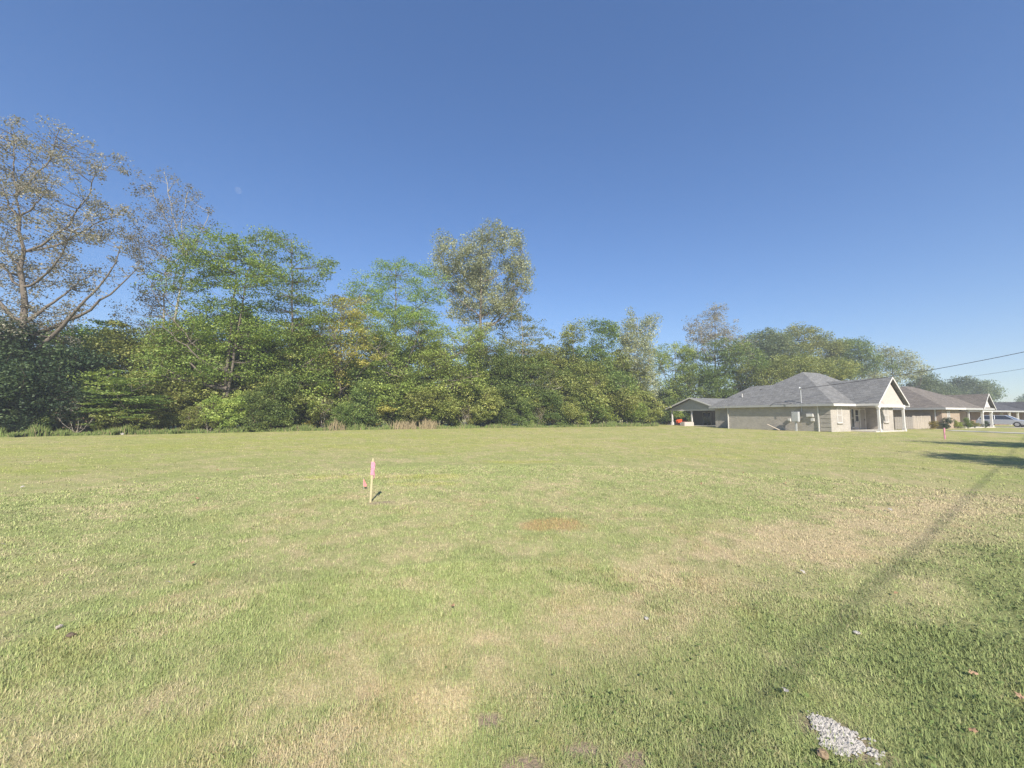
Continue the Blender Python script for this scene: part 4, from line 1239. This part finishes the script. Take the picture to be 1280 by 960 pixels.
fillv = [variant(101, 12, 3.4, L['green'], M['bark_dark'], 150, 95, 1.0, .5, .22, .18),
         variant(102, 11, 3.6, L['olive'], M['bark_grey'], 150, 95, 1.05, .42, .22, .17),
         variant(103, 13, 3.2, L['dark'], M['bark_dark'], 150, 95, 1.0, .6, .22, .18),
         variant(104, 10, 3.4, L['locust'], M['bark_grey'], 140, 100, 1.1, .32, .21, .15)]
fl_lab = ['green woodland tree deep in the woods behind the lot', 'olive woodland tree deep in the woods behind the lot', 'dark green woodland tree deep in the woods behind the lot', 'feathery woodland tree deep in the woods behind the lot']
fl_grp = ['green woodland trees', 'olive woodland trees', 'dark woodland trees', 'feathery woodland trees']
rf_ = random.Random(12)
def zone(px_):
    for lim, w_ in ((115, 'by the huge thinning tree'), (225, 'by the tiered sumac'), (325, 'under the feathery green locust'), (455, 'under the yellowing locust'),
                    (565, 'behind the straw-coloured reeds'), (690, 'under the tall upright cottonwood'), (770, 'under the pointed dark green tree'), (9999, 'next to the carport')):
        if px_ < lim: return w_


for i, px_ in enumerate(range(-130, 780, 36)):
    for row in range(2):
        k = rf_.choice([0, 1, 1, 3]) if row == 0 else rf_.choice([0, 2, 3, 1])
        Y = float(woods_edge(px_)) + (6.5 if row == 0 else 13) + rf_.uniform(-1.5, 1.5)
        x = at(px_ + rf_.uniform(-14, 14), 519, Y)[0]
        s = rf_.uniform(.70, 1.15) * (1.0 if row == 0 else 1.08)
        if px_ < 90: s *= .72
        plant('woodland_tree', fl_lab[k].replace('deep in the woods behind the lot', ('in the second row of woods ' if row == 0 else 'deep in the woods ') + zone(px_)), 'tree', (x, Y, 0), fillv[k], fl_grp[k], rf_.uniform(0, 6.28), s)

# shrubs along the edge of the woods
def shrub_v(seed, H, Wd, lm_, n_cl, per, csx, csz, leaf, **kw):
    g = np.random.default_rng(seed); lob = []
    for k in range(6):
        lob.append((g.normal(0, Wd * .4), g.normal(0, Wd * .3), H * (.2 + .6 * g.random()), Wd * .55, Wd * .5, H * .22))
    lob.append((0, 0, H * .75, Wd * .5, Wd * .5, H * .22))
    return tree_meshes(seed, lob, None, n_cl, per, csx, csz, leaf, lm_, M['bark_dark'], .06, n_limb=7, twig=.012, stems=3, fork=.1, **kw)


shv = [('leafy olive shrub at the mown edge of the woods', 'olive shrubs', shrub_v(201, 4.2, 2.0, L['olive'], 95, 101, .55, 0.30, .135)),
       ('bright green shrub at the mown edge of the woods', 'bright green shrubs', shrub_v(202, 3.6, 2.1, L['weed'], 95, 101, .55, 0.29, .135)),
       ('dark green shrub at the mown edge of the woods', 'dark green shrubs', shrub_v(203, 4.6, 2.0, L['dark'], 105, 105, .55, 0.36, .135)),
       ('mid-green bushy shrub at the mown edge of the woods', 'mid-green shrubs', shrub_v(204, 5.0, 1.9, L['green'], 110, 101, .55, 0.34, .135)),
       ('yellowing shrub at the mown edge of the woods', 'yellowing shrubs', shrub_v(205, 3.4, 1.8, L['yellow'], 80, 92, .55, 0.28, .135))]
bare = shrub_v(206, 3.8, 1.6, L['brown'], 90, 7, .5, .4, .11)
bare[0].materials.clear(); bare[0].materials.append(M['bark_pale'])
for i, px_ in enumerate((98, 186, 262, 318, 402, 446, 583, 672, 735)):
    Y = float(woods_edge(px_)) + 1.2; x = at(px_, 519, Y)[0]
    plant('dead_shrub', 'leafless pale dead shrub ' + zone(px_), 'shrub', (x, Y, hz(x, Y)), bare, 'dead shrubs in the woods edge', i * 1.9, (.7, .7, rf_.uniform(.7, 1.15)))
for px_ in range(-130, 806, 19):
    for row in range(2):
        k = rf_.choice([0, 1, 1, 3, 1, 4, 0, 0]) if row == 0 else rf_.choice([0, 1, 3, 3, 1, 0])
        if px_ < 112: k = rf_.choice([2, 2, 2, 3]) if row == 0 else 2
        if 650 < px_ < 700 and row == 0: k = 3
        Y = float(woods_edge(px_)) + (1.7 if row == 0 else 4.4) + rf_.uniform(-.9, 1.3)
        x = at(px_ + rf_.uniform(-9, 9), 519, Y)[0]
        s = (rf_.choice([.35, .5, .6, .75, .9, 1.1]) * rf_.uniform(.9, 1.1) if row == 0 else rf_.uniform(1.1, 1.8)) * (1.0 + (px_ > 560) * .12)
        if px_ < 100: s *= 1.15
        lb, gp, me = shv[k]
        plant('shrub', (('low ' if row == 0 else 'tall ') + lb).replace('at the mown edge of the woods', ('at the mown edge ' if row == 0 else 'behind the front shrubs ') + zone(px_)), 'shrub', (x, Y, hz(x, Y)), me, gp, rf_.uniform(0, 6.28), (s * rf_.uniform(.9, 1.2), s * rf_.uniform(.9, 1.2), s))
px_tree('sumac with flat tiered fronds at the edge of the woods', 158, 34.2, [(155, 492, 26, 22), (140, 510, 26, 16), (172, 508, 22, 16)], 60, name='sumac', n_cl=88, per=114, csx=.8, csz=.10, leaf=0.187, lmat=L['green'], bark=M['bark_grey'], r0=.07, stems=2, upb=2.2)
px_tree('vine-covered dark tree leaning at the far left of the woods', 8, 33.2, [(5, 440, 34, 45), (22, 480, 40, 35), (-30, 470, 40, 50), (75, 500, 40, 28)], 61, n_cl=345, per=87, csx=.7, csz=.6, leaf=0.172, lmat=L['dark'], bark=M['bark_dark'], r0=.2)

for i, px_ in enumerate(list(range(806, 945, 15)) + list(range(800, 850, 12))):
    k = (0, 3, 2, 3, 1)[i % 5]; Y = 76.0 + rf_.uniform(-1, 1) if i < 10 else 70.5 + rf_.uniform(-.5, .5)
    plant('shrub', 'tall shrub growing behind the carport', 'shrub', (at(px_, 519, Y)[0], Y, 0), shv[k][2], 'shrubs behind the carport', i * 2.1, 1.1 + .5 * rf_.random() if i < 10 else .95)
# weeds at the foot of the shrubs
def weeds():
    n = 30000
    px_ = rng.uniform(-130, 822, n)
    Y = woods_edge(px_) + np.abs(rng.normal(0, .8, n)) - .1 - 1.1 * fbm(px_ * .05, 0 * px_, 307, 4) ** 2
    x = (px_ - 640) / F * Y * 1.0
    h = (.12 + .65 * rng.random(n) ** 2) * (0.1 + 1.9 * fbm(px_ * .06, Y * 0.3, 303, 4) ** 1.5)
    reed = rng.random(n) < .5 * (np.exp(-((px_ - 508) / 10) ** 2) + np.exp(-((px_ - 537) / 7) ** 2) + .5 * np.exp(-((px_ - 424) / 8) ** 2))
    h = np.where(reed, h + .9 * rng.random(n) + .1, h)
    Y = np.where(reed, Y - .3, Y)
    w = .012 + .02 * rng.random(n)
    az = rng.random(n) * 6.283; ln = h * np.abs(rng.normal(.25, .2, n))
    z0 = height(x, Y) - .02
    P0 = np.stack([x - w, Y, z0], 1); P1 = np.stack([x + w, Y + w * .4, z0], 1)
    m = np.stack([x + np.cos(az) * ln * .4, Y + np.sin(az) * ln * .4, z0 + h * .6], 1)
    P2 = m + np.stack([-w * 1.2, 0 * w, 0 * w], 1); P3 = m + np.stack([w * 1.2, 0 * w, 0 * w], 1)
    P4 = np.stack([x + np.cos(az) * ln, Y + np.sin(az) * ln, z0 + h], 1)
    V = np.stack([P0, P1, P2, P3, P4], 1).reshape(-1, 3); b = np.arange(n)[:, None] * 5
    Fc = np.concatenate([b + np.array([[0, 1, 3]]), b + np.array([[0, 3, 2]]), b + np.array([[2, 3, 4]])])
    c = np.array((.17, .22, .065))[None] * (.45 + .8 * rng.random(n))[:, None]
    strawy = reed | (rng.random(n) < .10)
    c[strawy] = np.array((.32, .26, .15))[None] * (.6 + .6 * rng.random(int(strawy.sum())))[:, None]
    tag(link('tall_weeds', np_mesh('tall_weeds', V, Fc, M['grass'], np.repeat(c, 5, 0), True)), 'tall weeds and straw-coloured stalks along the foot of the woods', 'weeds', kind='stuff')


weeds()

# foundation shrubs of the second house
for i, (px_, py_, s, k, lb) in enumerate(((1183, 536.2, .30, 2, 'rounded dark green bush at the corner of the tan brick house'), (1169, 537, .30, 4, 'rusty orange bush in front of the pale fence boards'),
                                          (1194, 535.6, .24, 0, None), (1201, 535.6, .24, 1, None), (1209, 535.4, .26, 3, None), (1217, 535.2, .22, 0, None), (1231, 534.8, .20, 2, None))):
    x, y = G(px_, py_)
    o = plant('foundation_shrub', lb or 'low clipped shrub in the bed below the tan brick wall', 'shrub', (x, y, 0), shv[k][2], None if lb else 'low bed shrubs', i * 1.1, (s * .95, s * .95, s))
    if i == 1:
        c2 = shv[4][2][1].copy(); c2.materials.clear(); c2.materials.append(L['brown']); o.children[1].data = c2

# street trees outside the frame whose shade falls across the right of the lot
street = variant(301, 11.0, 3.1, L['green'], M['bark_grey'], 230, 50, .9, .7, .26, .26, low=.34)
for (x, y), s, rz, lb in (((19.0, 1.0), 1.0, .3, 'street tree casting the long shadow over the verge'), ((28.6, 8.0), 1.02, 2.2, 'street tree shading the lawn before the fence')):
    plant('street_tree', lb, 'tree', (x, y, 0), street, None, rz, s)

# ------------------------------------------------------------------ the daytime moon
mm, nt, out = nodes('pale_moon')
tr = N(nt, 'ShaderNodeBsdfTransparent'); df = N(nt, 'ShaderNodeBsdfDiffuse'); df.inputs[0].default_value = (.8, .8, .8, 1)
mx = N(nt, 'ShaderNodeMixShader'); mx.inputs[0].default_value = .035
nt.links.new(tr.outputs[0], mx.inputs[1]); nt.links.new(df.outputs[0], mx.inputs[2]); nt.links.new(mx.outputs[0], out.inputs[0])
rv = Vector(ray(298, 238)).normalized() * 1500
mpts = MB(); nu, nv = 20, 12; V = []; Fc = []
for j in range(1, nv):
    for i in range(nu):
        th, ph = math.pi * j / nv, 2 * math.pi * i / nu
        V.append((9 * math.sin(th) * math.cos(ph), 9 * math.sin(th) * math.sin(ph), 9 * math.cos(th)))
for j in range(nv - 2):
    for i in range(nu): Fc.append((j * nu + i, (j + 1) * nu + i, (j + 1) * nu + (i + 1) % nu, j * nu + (i + 1) % nu))
Fc += [tuple(range(nu)), tuple((nv - 2) * nu + i for i in range(nu))[::-1]]
tag(mpts.add(V, Fc).build('moon', mm, None, (rv.x, rv.y, rv.z + CAMZ), smooth=True), 'faint daytime moon in the clear blue sky', 'moon')

# ------------------------------------------------------------------ summer haze
hm, nt, out = nodes('pale_haze')
pv = N(nt, 'ShaderNodeVolumePrincipled')
pv.inputs['Color'].default_value = (0.86, 0.92, 1.0, 1)
pv.inputs['Density'].default_value = 0.0013
pv.inputs['Anisotropy'].default_value = 0.1
nt.links.new(pv.outputs[0], out.inputs['Volume'])
tag(MB().box(-300, 300, -300, 300, -1.2, 38).build('haze', hm), 'thin pale haze in the air over the lot', 'haze', kind='stuff')
